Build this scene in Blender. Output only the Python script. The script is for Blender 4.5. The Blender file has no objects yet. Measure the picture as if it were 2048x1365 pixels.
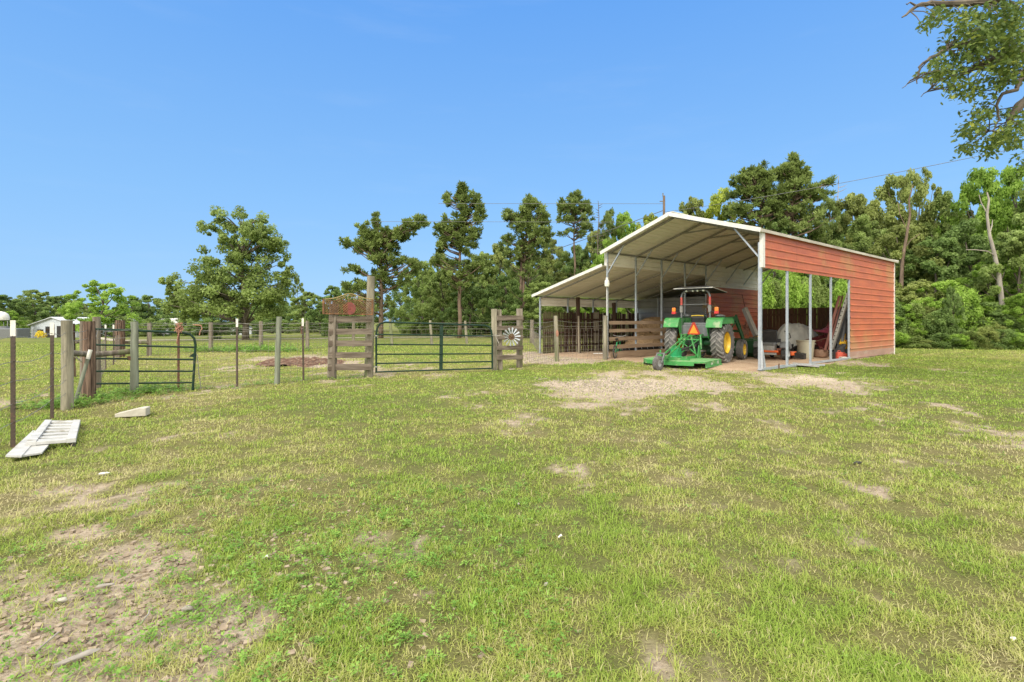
import bpy, math, random
import numpy as np
from mathutils import Vector, Matrix
R = math.radians
scene = bpy.context.scene
COL = scene.collection

# ------------------------------------------------------------------ camera, sky, sun, exposure
F = 988.0; CX = 1024.0; HY = 643.0; H = 1.5
cam = bpy.data.cameras.new("camera"); camo = bpy.data.objects.new("camera", cam); COL.objects.link(camo)
camo.location = (0, 0, H); camo.rotation_euler = (R(90), 0, 0)
cam.sensor_width = 36; cam.lens = F/2048*36; cam.shift_y = (HY-682.5)/2048
cam.clip_end = 3000; cam.clip_start = 0.05
scene.camera = camo
SUN_EL, SUN_AZ = R(42), R(206)          # azimuth from +Y clockwise: behind the camera, slightly to its left
world = bpy.data.worlds.new("World"); scene.world = world; world.use_nodes = True
wn = world.node_tree; bg = wn.nodes["Background"]
sky = wn.nodes.new("ShaderNodeTexSky"); sky.sky_type = 'NISHITA'; sky.sun_disc = False
sky.sun_elevation = SUN_EL; sky.sun_rotation = SUN_AZ
sky.altitude = 0; sky.air_density = 1.0; sky.dust_density = 0.6; sky.ozone_density = 3.0
EXPO = 0.6
def _wn(kind, **kw):
    n = wn.nodes.new(kind)
    for k, v in kw.items(): setattr(n, k, v)
    return n
# clear blue sky low down, with an unseen bright cloud deck added overhead and behind the camera as soft fill
_tc = _wn("ShaderNodeTexCoord"); _sp = _wn("ShaderNodeSeparateXYZ"); wn.links.new(_tc.outputs['Generated'], _sp.inputs[0])
_g = 1/(.15*2**EXPO)
_rp = _wn("ShaderNodeValToRGB"); _e = _rp.color_ramp.elements
_e[0].position = 0; _e[0].color = (.33, .60, .95, 1); _e[1].position = .55; _e[1].color = (.135, .40, .95, 1)
_m1 = _e.new(.22); _m1.color = (.25, .54, .97, 1)
wn.links.new(_sp.outputs['Z'], _rp.inputs[0])
_vm = _wn("ShaderNodeVectorMath", operation='SCALE'); _vm.inputs['Scale'].default_value = _g; wn.links.new(_rp.outputs[0], _vm.inputs[0])
_mx = _wn("ShaderNodeMix", data_type='RGBA'); _mx.inputs[0].default_value = .88
wn.links.new(sky.outputs[0], _mx.inputs[6]); wn.links.new(_vm.outputs[0], _mx.inputs[7])
_ns = _wn("ShaderNodeTexNoise"); _ns.inputs['Scale'].default_value = 2.2; _ns.inputs['Detail'].default_value = 5; wn.links.new(_tc.outputs['Generated'], _ns.inputs['Vector'])
_a = _wn("ShaderNodeMath", operation='MULTIPLY_ADD'); wn.links.new(_sp.outputs['Y'], _a.inputs[0]); _a.inputs[1].default_value = -.55; wn.links.new(_sp.outputs['Z'], _a.inputs[2])
_b = _wn("ShaderNodeMath", operation='MULTIPLY_ADD'); wn.links.new(_ns.outputs['Fac'], _b.inputs[0]); _b.inputs[1].default_value = .25; wn.links.new(_a.outputs[0], _b.inputs[2])
_mr = _wn("ShaderNodeMapRange", interpolation_type='SMOOTHSTEP'); wn.links.new(_b.outputs[0], _mr.inputs['Value']); _mr.inputs['From Min'].default_value = .42; _mr.inputs['From Max'].default_value = .75
_mc = _wn("ShaderNodeMix", data_type='RGBA'); wn.links.new(_mr.outputs[0], _mc.inputs[0]); wn.links.new(_mx.outputs[2], _mc.inputs[6]); _mc.inputs[7].default_value = (2.5*_g, 2.36*_g, 2.1*_g, 1)
# faint wisps of thin cloud low in the blue
_mp = _wn("ShaderNodeMapping"); _mp.inputs['Scale'].default_value = (1, 1, 7); wn.links.new(_tc.outputs['Generated'], _mp.inputs[0])
_n2 = _wn("ShaderNodeTexNoise"); _n2.inputs['Scale'].default_value = 3.1; _n2.inputs['Detail'].default_value = 8; _n2.inputs['Roughness'].default_value = .62; wn.links.new(_mp.outputs[0], _n2.inputs['Vector'])
_m2 = _wn("ShaderNodeMapRange", interpolation_type='SMOOTHSTEP'); wn.links.new(_n2.outputs['Fac'], _m2.inputs['Value']); _m2.inputs['From Min'].default_value = .50; _m2.inputs['From Max'].default_value = .80; _m2.inputs['To Max'].default_value = .06
_mw = _wn("ShaderNodeMix", data_type='RGBA'); wn.links.new(_m2.outputs[0], _mw.inputs[0]); wn.links.new(_mc.outputs[2], _mw.inputs[6]); _mw.inputs[7].default_value = (.78*_g, .88*_g, 1.0*_g, 1)
wn.links.new(_mw.outputs[2], bg.inputs[0]); bg.inputs[1].default_value = 0.15
sl = bpy.data.lights.new("sun", 'SUN'); slo = bpy.data.objects.new("sun", sl); COL.objects.link(slo)
sl.energy = 1.8; sl.angle = R(11); sl.color = (1, .96, .89)
sd = Vector((math.sin(SUN_AZ)*math.cos(SUN_EL), math.cos(SUN_AZ)*math.cos(SUN_EL), math.sin(SUN_EL)))
slo.rotation_euler = sd.to_track_quat('Z', 'Y').to_euler()
scene.view_settings.view_transform = 'Standard'; scene.view_settings.look = 'None'
scene.view_settings.exposure = EXPO; scene.view_settings.gamma = 1
scene.render.engine = 'CYCLES'
scene.cycles.max_bounces = 8; scene.cycles.diffuse_bounces = 6; scene.cycles.transparent_max_bounces = 4

# ------------------------------------------------------------------ helpers
rng = np.random.default_rng(7)
def sstep(t):
    t = np.clip(t, 0, 1); return t*t*(3-2*t)
def gz(x, y):                            # the lie of the land (far left lies a little lower)
    x = np.asarray(x, float); y = np.asarray(y, float)
    return -1.5*sstep((y-42)/36)*sstep((-x-26)/26)
def _hash(ix, iy, s):
    n = (ix*374761393 + iy*668265263 + s*974634777) & 0x7fffffff
    n = ((n ^ (n >> 13))*1274126177) & 0x7fffffff
    return ((n ^ (n >> 16)) & 0xffff)/65535.0
def vnoise(x, y, s=0):
    x = np.asarray(x, float); y = np.asarray(y, float)
    ix = np.floor(x).astype(np.int64); iy = np.floor(y).astype(np.int64)
    fx = x-ix; fy = y-iy; fx = fx*fx*(3-2*fx); fy = fy*fy*(3-2*fy)
    a = _hash(ix, iy, s); b = _hash(ix+1, iy, s); c = _hash(ix, iy+1, s); d = _hash(ix+1, iy+1, s)
    return (a*(1-fx)+b*fx)*(1-fy)+(c*(1-fx)+d*fx)*fy
def fbm(x, y, s=0, o=4):
    r = 0; a = .5; t = 0
    for k in range(o):
        r = r+a*vnoise(x*2**k+17.3*k, y*2**k-9.1*k, s+k); t += a; a *= .55
    return r/t
def relief(x, y):                        # small bumps of the turf
    near = 1-sstep((np.asarray(y, float)-14)/20)
    return gz(x, y)+near*((fbm(np.asarray(x)*.9, np.asarray(y)*.9, 3, 3)-.5)*.10+(fbm(np.asarray(x)*5, np.asarray(y)*5, 9, 3)-.5)*.035)
def G(px, py):                           # pixel of a foot on the ground -> ground point
    Y = F*H/(py-HY); return ((px-CX)/F*Y, Y)
def AT(px, Y): return ((px-CX)/F*Y, Y)
def ZT(py, Y): return H+(HY-py)/F*Y
def W3(px, py, Y): return Vector(((px-CX)/F*Y, Y, H+(HY-py)/F*Y))

class MB:
    def __init__(s): s.v = []; s.f = []; s.m = []; s.mi = 0
    def add(s, vs, fs):
        o = len(s.v); s.v += [tuple(v) for v in vs]
        s.f += [tuple(i+o for i in f) for f in fs]; s.m += [s.mi]*len(fs); return s
    def box(s, c, d, rot=None):
        c = Vector(c); x, y, z = d[0]/2, d[1]/2, d[2]/2
        vs = [Vector((sx*x, sy*y, sz*z)) for sx in (-1, 1) for sy in (-1, 1) for sz in (-1, 1)]
        if rot is not None: vs = [rot @ v for v in vs]
        return s.add([c+v for v in vs], [(0, 1, 3, 2), (4, 6, 7, 5), (0, 4, 5, 1), (2, 3, 7, 6), (0, 2, 6, 4), (1, 5, 7, 3)])
    def beam(s, p, q, w, h, up=(0, 0, 1)):
        p = Vector(p); q = Vector(q); d = q-p; L = d.length; x = d.normalized()
        u = Vector(up); y = u.cross(x)
        if y.length < 1e-4: y = Vector((0, 1, 0)).cross(x)
        y.normalize(); z = x.cross(y)
        m = Matrix((x, y, z)).transposed()
        return s.box((p+q)/2, (L, w, h), m)
    def tube(s, pts, r, n=8, cap=True, closed=False):
        pts = [Vector(p) for p in pts]; N = len(pts)
        rs = list(r) if hasattr(r, '__len__') else [r]*N
        prev = None; vs = []
        for i, p in enumerate(pts):
            if closed: t = (pts[(i+1) % N]-pts[i-1])
            else: t = pts[min(i+1, N-1)]-pts[max(i-1, 0)]
            t.normalize()
            if prev is None:
                a = Vector((0, 0, 1)) if abs(t.z) < .9 else Vector((1, 0, 0))
                u = t.cross(a).normalized()
            else:
                u = prev-t*prev.dot(t)
                u = u.normalized() if u.length > 1e-5 else t.orthogonal().normalized()
            prev = u; w = t.cross(u)
            for k in range(n):
                an = 2*math.pi*k/n; vs.append(p+(u*math.cos(an)+w*math.sin(an))*rs[i])
        fs = []
        for i in range(N if closed else N-1):
            j = (i+1) % N
            for k in range(n):
                k2 = (k+1) % n; fs.append((i*n+k, i*n+k2, j*n+k2, j*n+k))
        if cap and not closed:
            fs.append(tuple(range(n))[::-1]); fs.append(tuple((N-1)*n+k for k in range(n)))
        return s.add(vs, fs)
    def cyl(s, p, q, r0, r1=None, n=16): return s.tube([p, q], [r0, r0 if r1 is None else r1], n)
    def lathe(s, prof, c=(0, 0, 0), axis='z', n=24, a0=0, a1=2*math.pi, closed=False):
        # prof: (radius, height) pairs revolved about the axis
        full = abs(a1-a0-2*math.pi) < 1e-6; M = n if full else n+1; vs = []
        for i in range(M):
            a = a0+(a1-a0)*i/n
            for (r, h) in prof:
                x, y = r*math.cos(a), r*math.sin(a)
                v = (x, y, h) if axis == 'z' else ((x, h, y) if axis == 'y' else (h, x, y))
                vs.append((c[0]+v[0], c[1]+v[1], c[2]+v[2]))
        P = len(prof); fs = []
        for i in range(n):
            j = (i+1) % M
            for k in range(P if closed else P-1):
                k2 = (k+1) % P; fs.append((i*P+k, j*P+k, j*P+k2, i*P+k2))
        return s.add(vs, fs)
    def prism(s, poly, o, u, v, t):
        # polygon in the plane (o; u, v), thickened by vector t
        o = Vector(o); u = Vector(u); v = Vector(v); t = Vector(t); n = len(poly)
        a = [o+u*p[0]+v*p[1] for p in poly]; b = [q+t for q in a]
        fs = [tuple(range(n))[::-1], tuple(range(n, 2*n))]+[(i, (i+1) % n, n+(i+1) % n, n+i) for i in range(n)]
        return s.add(a+b, fs)
    def strip(s, prof, o, u, v, t):
        # open profile line with its own thickness (prof is list of (a, b)); extruded along t
        o = Vector(o); u = Vector(u); v = Vector(v); t = Vector(t); n = len(prof); vs = []
        for e in (0, 1):
            for d in (0, 1):
                for (a, b) in prof: vs.append(o+u*a+v*(b-d*.004)+t*e)
        fs = []
        for i in range(n-1):
            fs.append((i, i+1, 2*n+i+1, 2*n+i)); fs.append((n+i+1, n+i, 3*n+i, 3*n+i+1))
            fs.append((i+1, i, n+i, n+i+1)); fs.append((2*n+i, 2*n+i+1, 3*n+i+1, 3*n+i))
        fs.append((0, 2*n, 3*n, n)); fs.append((n-1, 2*n-1, 4*n-1, 3*n-1))
        return s.add(vs, fs)
    def ell(s, c, r, n=12, m=8, rot=None, z0=-1.0, wob=0, seed=0):
        vs = []; rr = random.Random(seed)
        for j in range(m+1):
            ph = math.asin(z0)+(math.pi/2-math.asin(z0))*j/m
            for i in range(n):
                a = 2*math.pi*i/n; k = 1+wob*(rr.random()-.5)
                v = Vector((r[0]*math.cos(ph)*math.cos(a)*k, r[1]*math.cos(ph)*math.sin(a)*k, r[2]*math.sin(ph)*k))
                if rot is not None: v = rot @ v
                vs.append(Vector(c)+v)
        fs = [(j*n+i, j*n+(i+1) % n, (j+1)*n+(i+1) % n, (j+1)*n+i) for j in range(m) for i in range(n)]
        fs.append(tuple(range(n))[::-1])
        return s.add(vs, fs)
    def build(s, name, mats, parent=None, smooth=False, bevel=0, loc=None, rotz=0):
        me = bpy.data.meshes.new(name); me.from_pydata(s.v, [], s.f)
        if not isinstance(mats, (list, tuple)): mats = [mats]
        for m in mats: me.materials.append(m)
        if len(mats) > 1: me.polygons.foreach_set('material_index', s.m)
        me.validate(); me.update()
        if smooth:
            me.polygons.foreach_set('use_smooth', [True]*len(me.polygons))
            try: me.set_sharp_from_angle(angle=R(40))
            except Exception: pass
        o = bpy.data.objects.new(name, me); COL.objects.link(o)
        if parent is not None: o.parent = parent
        if loc is not None: o.location = loc
        if rotz: o.rotation_euler.z = rotz
        if bevel:
            b = o.modifiers.new('edge', 'BEVEL'); b.width = bevel; b.segments = 2; b.limit_method = 'ANGLE'
        return o
def tag(o, label, cat, group=None):
    o['label'] = label; o['category'] = cat
    if group: o['group'] = group
    return o
def thing(name, label, cat, loc=(0, 0, 0), rotz=0, group=None):
    o = bpy.data.objects.new(name, None); COL.objects.link(o); o.empty_display_size = .2
    o.location = loc; o.rotation_euler = (0, 0, rotz); return tag(o, label, cat, group)
def arr_mesh(name, verts, faces, mat, attrs=None, parent=None, smooth=False, k=None):
    verts = np.asarray(verts, np.float32); faces = np.asarray(faces, np.int32)
    me = bpy.data.meshes.new(name); n, c = faces.shape
    me.vertices.add(len(verts)); me.vertices.foreach_set('co', verts.ravel())
    me.loops.add(n*c); me.loops.foreach_set('vertex_index', faces.ravel())
    me.polygons.add(n); me.polygons.foreach_set('loop_start', np.arange(0, n*c, c, dtype=np.int32))
    me.polygons.foreach_set('loop_total', np.full(n, c, np.int32))
    if attrs:
        for an, av in attrs.items():
            a = me.attributes.new(an, 'FLOAT', 'POINT'); a.data.foreach_set('value', np.asarray(av, np.float32))
    if mat is not None: me.materials.append(mat)
    me.update(calc_edges=True)
    if smooth: me.polygons.foreach_set('use_smooth', np.ones(n, bool))
    return me
def link_mesh(name, me, parent=None):
    o = bpy.data.objects.new(name, me); COL.objects.link(o)
    if parent is not None: o.parent = parent
    return o

# ------------------------------------------------------------------ materials
def nt(name):
    m = bpy.data.materials.new(name); m.use_nodes = True; t = m.node_tree
    return m, t, t.nodes['Principled BSDF']
def N(t, kind, **kw):
    n = t.nodes.new(kind)
    for k, v in kw.items(): setattr(n, k, v)
    return n
def noise_out(t, scale, coord='Object', stretch=(1, 1, 1), detail=4, rough=.6, off=(0, 0, 0)):
    tc = N(t, 'ShaderNodeTexCoord'); mp = N(t, 'ShaderNodeMapping'); ns = N(t, 'ShaderNodeTexNoise')
    mp.inputs['Scale'].default_value = stretch; mp.inputs['Location'].default_value = off
    t.links.new(tc.outputs[coord], mp.inputs[0]); t.links.new(mp.outputs[0], ns.inputs['Vector'])
    ns.inputs['Scale'].default_value = scale; ns.inputs['Detail'].default_value = detail; ns.inputs['Roughness'].default_value = rough
    return ns.outputs['Fac']
def ramp(t, fac, stops):
    r = N(t, 'ShaderNodeValToRGB'); e = r.color_ramp.elements
    while len(e) < len(stops): e.new(.5)
    for i, (p, c) in enumerate(stops): e[i].position = p; e[i].color = (*c, 1)
    t.links.new(fac, r.inputs[0]); return r.outputs[0]
def mixc(t, fac, a, b):
    m = N(t, 'ShaderNodeMix', data_type='RGBA')
    for s, v in ((0, fac), (6, a), (7, b)):
        if hasattr(v, 'links'): t.links.new(v, m.inputs[s])
        else: m.inputs[s].default_value = v if s == 0 else (*v, 1)
    return m.outputs[2]
def math_(t, op, a, b=0.0, c=None, clamp=False):
    m = N(t, 'ShaderNodeMath', operation=op, use_clamp=clamp)
    for s, v in enumerate((a, b) if c is None else (a, b, c)):
        if hasattr(v, 'links'): t.links.new(v, m.inputs[s])
        else: m.inputs[s].default_value = v
    return m.outputs[0]
def bump(t, b, h, st=.3, dist=.01):
    n = N(t, 'ShaderNodeBump'); n.inputs['Strength'].default_value = st; n.inputs['Distance'].default_value = dist
    t.links.new(h, n.inputs['Height']); t.links.new(n.outputs[0], b.inputs['Normal'])
def mat(name, a, b=None, scale=6, stretch=(1, 1, 1), rough=.6, metal=0, lo=.35, hi=.65, bst=.15, c=None, cs=2, cth=.6, det=4, spec=.5):
    """base colour a blotched with b; optional patches of c (dirt, rust, algae)"""
    m, t, p = nt(name)
    b = b if b is not None else tuple(x*.8 for x in a)
    f = noise_out(t, scale, stretch=stretch, detail=det)
    col = ramp(t, f, [(lo, a), (hi, b)])
    if c is not None:
        f2 = noise_out(t, cs, stretch=stretch, detail=5, off=(7.3, 1.1, 4.2))
        f3 = ramp(t, f2, [(cth, (0, 0, 0)), (min(cth+.12, 1), (1, 1, 1))])
        sep = N(t, 'ShaderNodeSeparateColor'); t.links.new(f3, sep.inputs[0])
        col = mixc(t, sep.outputs[0], col, c)
    t.links.new(col, p.inputs['Base Color']); p.inputs['Roughness'].default_value = rough; p.inputs['Metallic'].default_value = metal
    p.inputs['Specular IOR Level'].default_value = spec
    if bst: bump(t, p, f, bst)
    return m
M = {}
M['wood_grey'] = mat('weathered grey wood', (.27, .235, .19), (.14, .115, .09), 9, (1, 1, .12), .9, lo=.40, hi=.60, bst=.8, c=(.16, .17, .09), cs=3, cth=.54, spec=.2)
M['wood_pale'] = mat('pale post wood', (.32, .29, .215), (.17, .155, .115), 10, (1, 1, .1), .9, lo=.40, hi=.60, bst=.9, c=(.17, .20, .09), cs=2.6, cth=.53, spec=.2)
M['wood_green'] = mat('treated post wood', (.25, .27, .21), (.16, .17, .13), 10, (1, 1, .1), .9, lo=.40, hi=.60, bst=.9, spec=.2)
M['wood_red'] = mat('split red timber', (.05, .034, .027), (.22, .15, .11), 26, (1.2, 1.2, .05), .95, lo=.42, hi=.6, bst=1, c=(.16, .06, .035), cs=1.8, cth=.66, spec=.1)
M['board'] = mat('sign frame boards', (.22, .18, .145), (.115, .09, .07), 10, (.13, .13, 1.6), .9, lo=.40, hi=.60, bst=.9, spec=.2)
M['rail_brown'] = mat('brown corral boards', (.34, .25, .17), (.21, .145, .095), 8, (.15, .15, 1.5), .9, lo=.3, hi=.7, bst=.5, c=(.36, .36, .15), cs=.7, cth=.62, spec=.2)
M['picket'] = mat('dark stained pickets', (.085, .052, .035), (.035, .022, .016), 5, (2.5, 2.5, .25), .9, lo=.35, hi=.7, bst=.5, spec=.15)
M['picket_light'] = mat('pale wood and gap light', (.33, .29, .22), (.2, .17, .12), 6, (2, 2, .3), .9, spec=.2)
M['picket_algae'] = mat('algae grown pickets', (.12, .115, .055), (.075, .065, .035), 6, (2, 2, .3), .95, spec=.1)
M['picket_back'] = mat('brown cedar pickets', (.17, .10, .065), (.08, .048, .032), 5, (2.5, 2.5, .25), .9, lo=.35, hi=.7, bst=.5, spec=.15)
M['galv'] = mat('galvanised steel', (.46, .49, .52), (.36, .39, .42), 12, rough=.45, metal=.35, c=(.34, .31, .27), cs=2.2, cth=.64)
M['galv_dull'] = mat('dull galvanised purlin', (.30, .29, .27), (.21, .20, .18), 10, rough=.6, metal=.3)
M['white_trim'] = mat('white painted trim', (.72, .71, .67), (.60, .58, .53), 5, rough=.5, c=(.38, .36, .29), cs=1.6, cth=.62)
M['cream'] = mat('off-white roof sheeting', (.80, .77, .68), (.70, .67, .58), 1.3, rough=.55, c=(.45, .37, .25), cs=.8, cth=.62)
M['white_panel'] = mat('white wall sheeting', (.84, .80, .70), (.74, .70, .60), 1.5, (1, 1, 1), .5, c=(.5, .46, .38), cs=1.0, cth=.6)
M['grey_panel'] = mat('bare grey sheeting', (.27, .27, .27), (.2, .2, .2), 1.5, rough=.5, metal=.3)
def red_mat():
    m, t, p = nt('faded red sheeting')
    f = noise_out(t, 2.2, stretch=(.35, 1, 2.2), detail=6)
    col = ramp(t, f, [(.3, (.57, .155, .062)), (.5, (.48, .125, .054)), (.72, (.39, .105, .057))])
    f2 = noise_out(t, .55, stretch=(1, 1, 1.2), detail=5, off=(3.1, 0, 5.5))
    g = ramp(t, f2, [(.54, (0, 0, 0)), (.66, (.62, .62, .62))])
    s = N(t, 'ShaderNodeSeparateColor'); t.links.new(g, s.inputs[0])
    col = mixc(t, s.outputs[0], col, (.45, .24, .085))
    f3 = noise_out(t, 9, stretch=(3, 3, .25), detail=4)
    g3 = ramp(t, f3, [(.52, (0, 0, 0)), (.75, (.35, .35, .35))])
    s3 = N(t, 'ShaderNodeSeparateColor'); t.links.new(g3, s3.inputs[0])
    col = mixc(t, s3.outputs[0], col, (.55, .27, .14))
    fd = noise_out(t, 1.4, stretch=(1.5, 1, .5), detail=6, off=(9, 2, 1)); fz = N(t, 'ShaderNodeTexCoord'); sz = N(t, 'ShaderNodeSeparateXYZ'); t.links.new(fz.outputs['Object'], sz.inputs[0])
    mz = N(t, 'ShaderNodeMapRange'); t.links.new(sz.outputs['Z'], mz.inputs['Value']); mz.inputs['From Min'].default_value = .9; mz.inputs['From Max'].default_value = .25
    dz = math_(t, 'MULTIPLY', mz.outputs[0], fd, clamp=True); col = mixc(t, dz, col, (.42, .27, .17))
    # panel laps every 2.4 m
    fx = math_(t, 'FRACT', math_(t, 'MULTIPLY', sz.outputs['X'], 1/2.4)); lap = math_(t, 'LESS_THAN', fx, .008); lp = math_(t, 'MULTIPLY', lap, .45); col = mixc(t, lp, col, (.16, .05, .03))
    t.links.new(col, p.inputs['Base Color']); p.inputs['Roughness'].default_value = .5
    bump(t, p, f, .08); return m
M['red'] = red_mat()
M['gate'] = mat('dark green gate paint', (.010, .028, .018), (.018, .042, .028), 8, rough=.65, c=(.11, .10, .075), cs=5, cth=.62, spec=.2)
M['tpost'] = mat('brown T-post paint', (.075, .05, .035), (.05, .035, .025), 20, rough=.6, c=(.16, .075, .04), cs=6, cth=.6)
M['tpost_rust'] = mat('rusted T-post', (.16, .075, .045), (.09, .045, .03), 20, rough=.8)
M['tip'] = mat('white post tip', (.74, .72, .66), (.62, .59, .52), 12, rough=.5)
M['wire'] = mat('fence wire', (.30, .29, .27), (.20, .19, .17), 15, rough=.5, metal=.5, bst=0)
M['wire_rust'] = mat('old woven wire', (.26, .23, .20), (.17, .14, .12), 15, rough=.7, metal=.3, bst=0)
M['rust'] = mat('rusted sheet metal', (.17, .085, .035), (.09, .045, .02), 14, rough=.85, c=(.26, .12, .05), cs=5, cth=.55)
M['rust_red'] = mat('rusty red disc', (.20, .05, .035), (.13, .035, .03), 9, rough=.8)
M['brass'] = mat('weathered brass edge', (.32, .24, .10), (.2, .14, .06), 14, rough=.7)
M['green'] = mat('bright green enamel', (.055, .30, .07), (.045, .22, .055), 5, rough=.45, c=(.26, .36, .19), cs=3.5, cth=.54, bst=.05)
M['green_dusty'] = mat('dusty green deck paint', (.25, .42, .20), (.09, .36, .09), 4, rough=.55, c=(.42, .42, .30), cs=3, cth=.55)
M['green_teal'] = mat('gearbox green', (.025, .33, .12), (.02, .26, .09), 6, rough=.35)
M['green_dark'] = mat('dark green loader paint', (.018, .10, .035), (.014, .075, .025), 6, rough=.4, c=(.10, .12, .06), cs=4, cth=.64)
M['yellow'] = mat('yellow rim paint', (.72, .50, .04), (.62, .42, .04), 7, rough=.45, c=(.28, .19, .07), cs=5, cth=.62)
M['tyre'] = mat('dusty tyre rubber', (.145, .135, .125), (.07, .068, .066), 9, rough=.9, c=(.26, .235, .21), cs=4, cth=.56)
M['tyre_lug'] = mat('worn tyre lugs', (.25, .235, .215), (.16, .15, .14), 9, rough=.9)
M['rubber'] = mat('dark rubber', (.045, .043, .042), (.028, .027, .027), 9, rough=.8, c=(.13, .12, .105), cs=5, cth=.6)
M['black'] = mat('black plastic', (.018, .018, .019), (.03, .03, .03), 9, rough=.5)
M['greyp'] = mat('grey painted metal', (.16, .165, .165), (.11, .115, .12), 9, rough=.45)
M['greyl'] = mat('light grey metal', (.42, .42, .41), (.32, .32, .31), 9, rough=.4, metal=.3)
M['orange_sign'] = mat('orange triangle', (.95, .30, .03), (.9, .26, .02), 4, rough=.4)
M['red_sign'] = mat('red reflector border', (.42, .045, .02), (.34, .035, .02), 20, rough=.3)
M['lamp_orange'] = mat('amber lamp lens', (.9, .24, .03), (.8, .2, .03), 9, rough=.25)
M['lamp_red'] = mat('red lamp lens', (.62, .05, .05), (.52, .04, .04), 9, rough=.25)
M['lamp_clear'] = mat('clear lamp lens', (.78, .77, .66), (.7, .7, .6), 9, rough=.2)
M['rops_red'] = mat('red tape', (.48, .07, .05), (.36, .06, .05), 14, rough=.6)
M['canopy_top'] = mat('dark canopy', (.05, .05, .05), (.035, .035, .035), 5, rough=.5)
M['orange'] = mat('orange mower paint', (.72, .14, .03), (.6, .11, .03), 6, rough=.35, c=(.3, .12, .05), cs=4, cth=.63)
M['tarp'] = mat('grey white tarp', (.62, .62, .57), (.47, .48, .44), 3, rough=.7, bst=.3)
M['beige'] = mat('beige plastic bin', (.43, .41, .31), (.34, .32, .23), 3, (1, 1, .4), .6)
M['brown'] = mat('brown tub', (.26, .15, .09), (.18, .10, .06), 5, rough=.7)
M['pink'] = mat('faded pink plastic', (.46, .07, .13), (.36, .06, .10), 4, rough=.5)
M['darkred'] = mat('dark red tray', (.20, .03, .035), (.13, .025, .03), 6, rough=.5, c=(.3, .2, .15), cs=3, cth=.6)
M['redboard'] = mat('red brown boards', (.26, .11, .085), (.18, .07, .055), 8, (1, 1, .15), .8)
M['yellowp'] = mat('yellow plastic', (.72, .45, .03), (.6, .36, .03), 6, rough=.45)
M['redp'] = mat('red plastic can', (.5, .085, .05), (.4, .06, .04), 6, rough=.45)
M['alu'] = mat('aluminium ladder', (.58, .57, .52), (.46, .45, .41), 9, rough=.45, metal=.3)
M['lumber'] = mat('grey lumber', (.36, .33, .29), (.26, .235, .2), 8, (1, 1, .15), .85)
M['hay'] = mat('old hay', (.46, .32, .18), (.24, .155, .085), 14, (1, 1, 1), .95, lo=.3, hi=.7, bst=1, det=8, spec=.1)
M['mulch'] = mat('dark mulch', (.105, .06, .045), (.30, .22, .15), 9, rough=.95, lo=.45, hi=.75, bst=1, det=8, spec=.1)
M['concrete'] = mat('concrete', (.50, .47, .40), (.38, .35, .29), 9, rough=.9, c=(.24, .22, .18), cs=4, cth=.6)
M['white_wood'] = mat('white vinyl panel', (.50, .50, .49), (.40, .40, .38), 9, rough=.6, c=(.26, .24, .18), cs=6, cth=.55)
M['bark'] = mat('grey brown bark', (.17, .145, .115), (.085, .07, .055), 6, (1, 1, .25), .95, lo=.3, hi=.7, bst=1, spec=.1)
M['bark_pine'] = mat('pine bark', (.235, .17, .125), (.11, .08, .06), 6, (1, 1, .3), .95, lo=.3, hi=.7, bst=1, spec=.1)
M['bark_pale'] = mat('bleached dead wood', (.40, .36, .31), (.25, .22, .19), 6, (1, 1, .25), .95, lo=.3, hi=.7, bst=.6, spec=.1)
M['farwall'] = mat('pale grey metal wall', (.52, .56, .60), (.42, .45, .49), 3, rough=.6, c=(.45, .25, .12), cs=.9, cth=.68)
M['farroof'] = mat('grey metal roof', (.58, .60, .63), (.47, .49, .52), 2, rough=.5)
M['dark'] = mat('dark parts and bay shade', (.02, .018, .018), (.03, .028, .026), 5, rough=.9)
M['rope'] = mat('orange twine', (.40, .20, .14), (.30, .15, .10), 20, rough=.9)
M['glass_dim'] = mat('dim window', (.05, .06, .07), (.04, .05, .06), 3, rough=.15)
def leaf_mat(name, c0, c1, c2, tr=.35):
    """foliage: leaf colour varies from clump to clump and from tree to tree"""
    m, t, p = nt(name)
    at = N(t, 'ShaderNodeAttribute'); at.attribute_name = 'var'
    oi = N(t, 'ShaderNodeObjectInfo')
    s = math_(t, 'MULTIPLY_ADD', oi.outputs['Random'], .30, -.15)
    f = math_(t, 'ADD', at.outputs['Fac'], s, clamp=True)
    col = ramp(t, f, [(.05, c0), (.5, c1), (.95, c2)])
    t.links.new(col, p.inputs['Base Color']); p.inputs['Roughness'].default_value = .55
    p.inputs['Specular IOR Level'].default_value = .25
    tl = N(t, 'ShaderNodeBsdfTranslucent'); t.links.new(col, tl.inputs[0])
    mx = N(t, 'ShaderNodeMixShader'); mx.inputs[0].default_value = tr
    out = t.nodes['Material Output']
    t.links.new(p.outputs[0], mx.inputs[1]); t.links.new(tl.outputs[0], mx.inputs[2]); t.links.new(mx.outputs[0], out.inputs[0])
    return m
M['flower'] = mat('yellow flowers', (.80, .62, .03), (.62, .52, .04), 4, rough=.7)
L = {}
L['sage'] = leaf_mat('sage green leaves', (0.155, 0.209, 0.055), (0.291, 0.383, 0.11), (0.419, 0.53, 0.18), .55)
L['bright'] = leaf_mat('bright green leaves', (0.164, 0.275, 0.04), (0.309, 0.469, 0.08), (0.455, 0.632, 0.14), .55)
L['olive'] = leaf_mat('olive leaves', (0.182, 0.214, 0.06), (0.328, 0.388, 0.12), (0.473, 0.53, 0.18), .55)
L['lime'] = leaf_mat('yellow green leaves', (0.218, 0.265, 0.03), (0.382, 0.459, 0.065), (0.546, 0.622, 0.12), .55)
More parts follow.
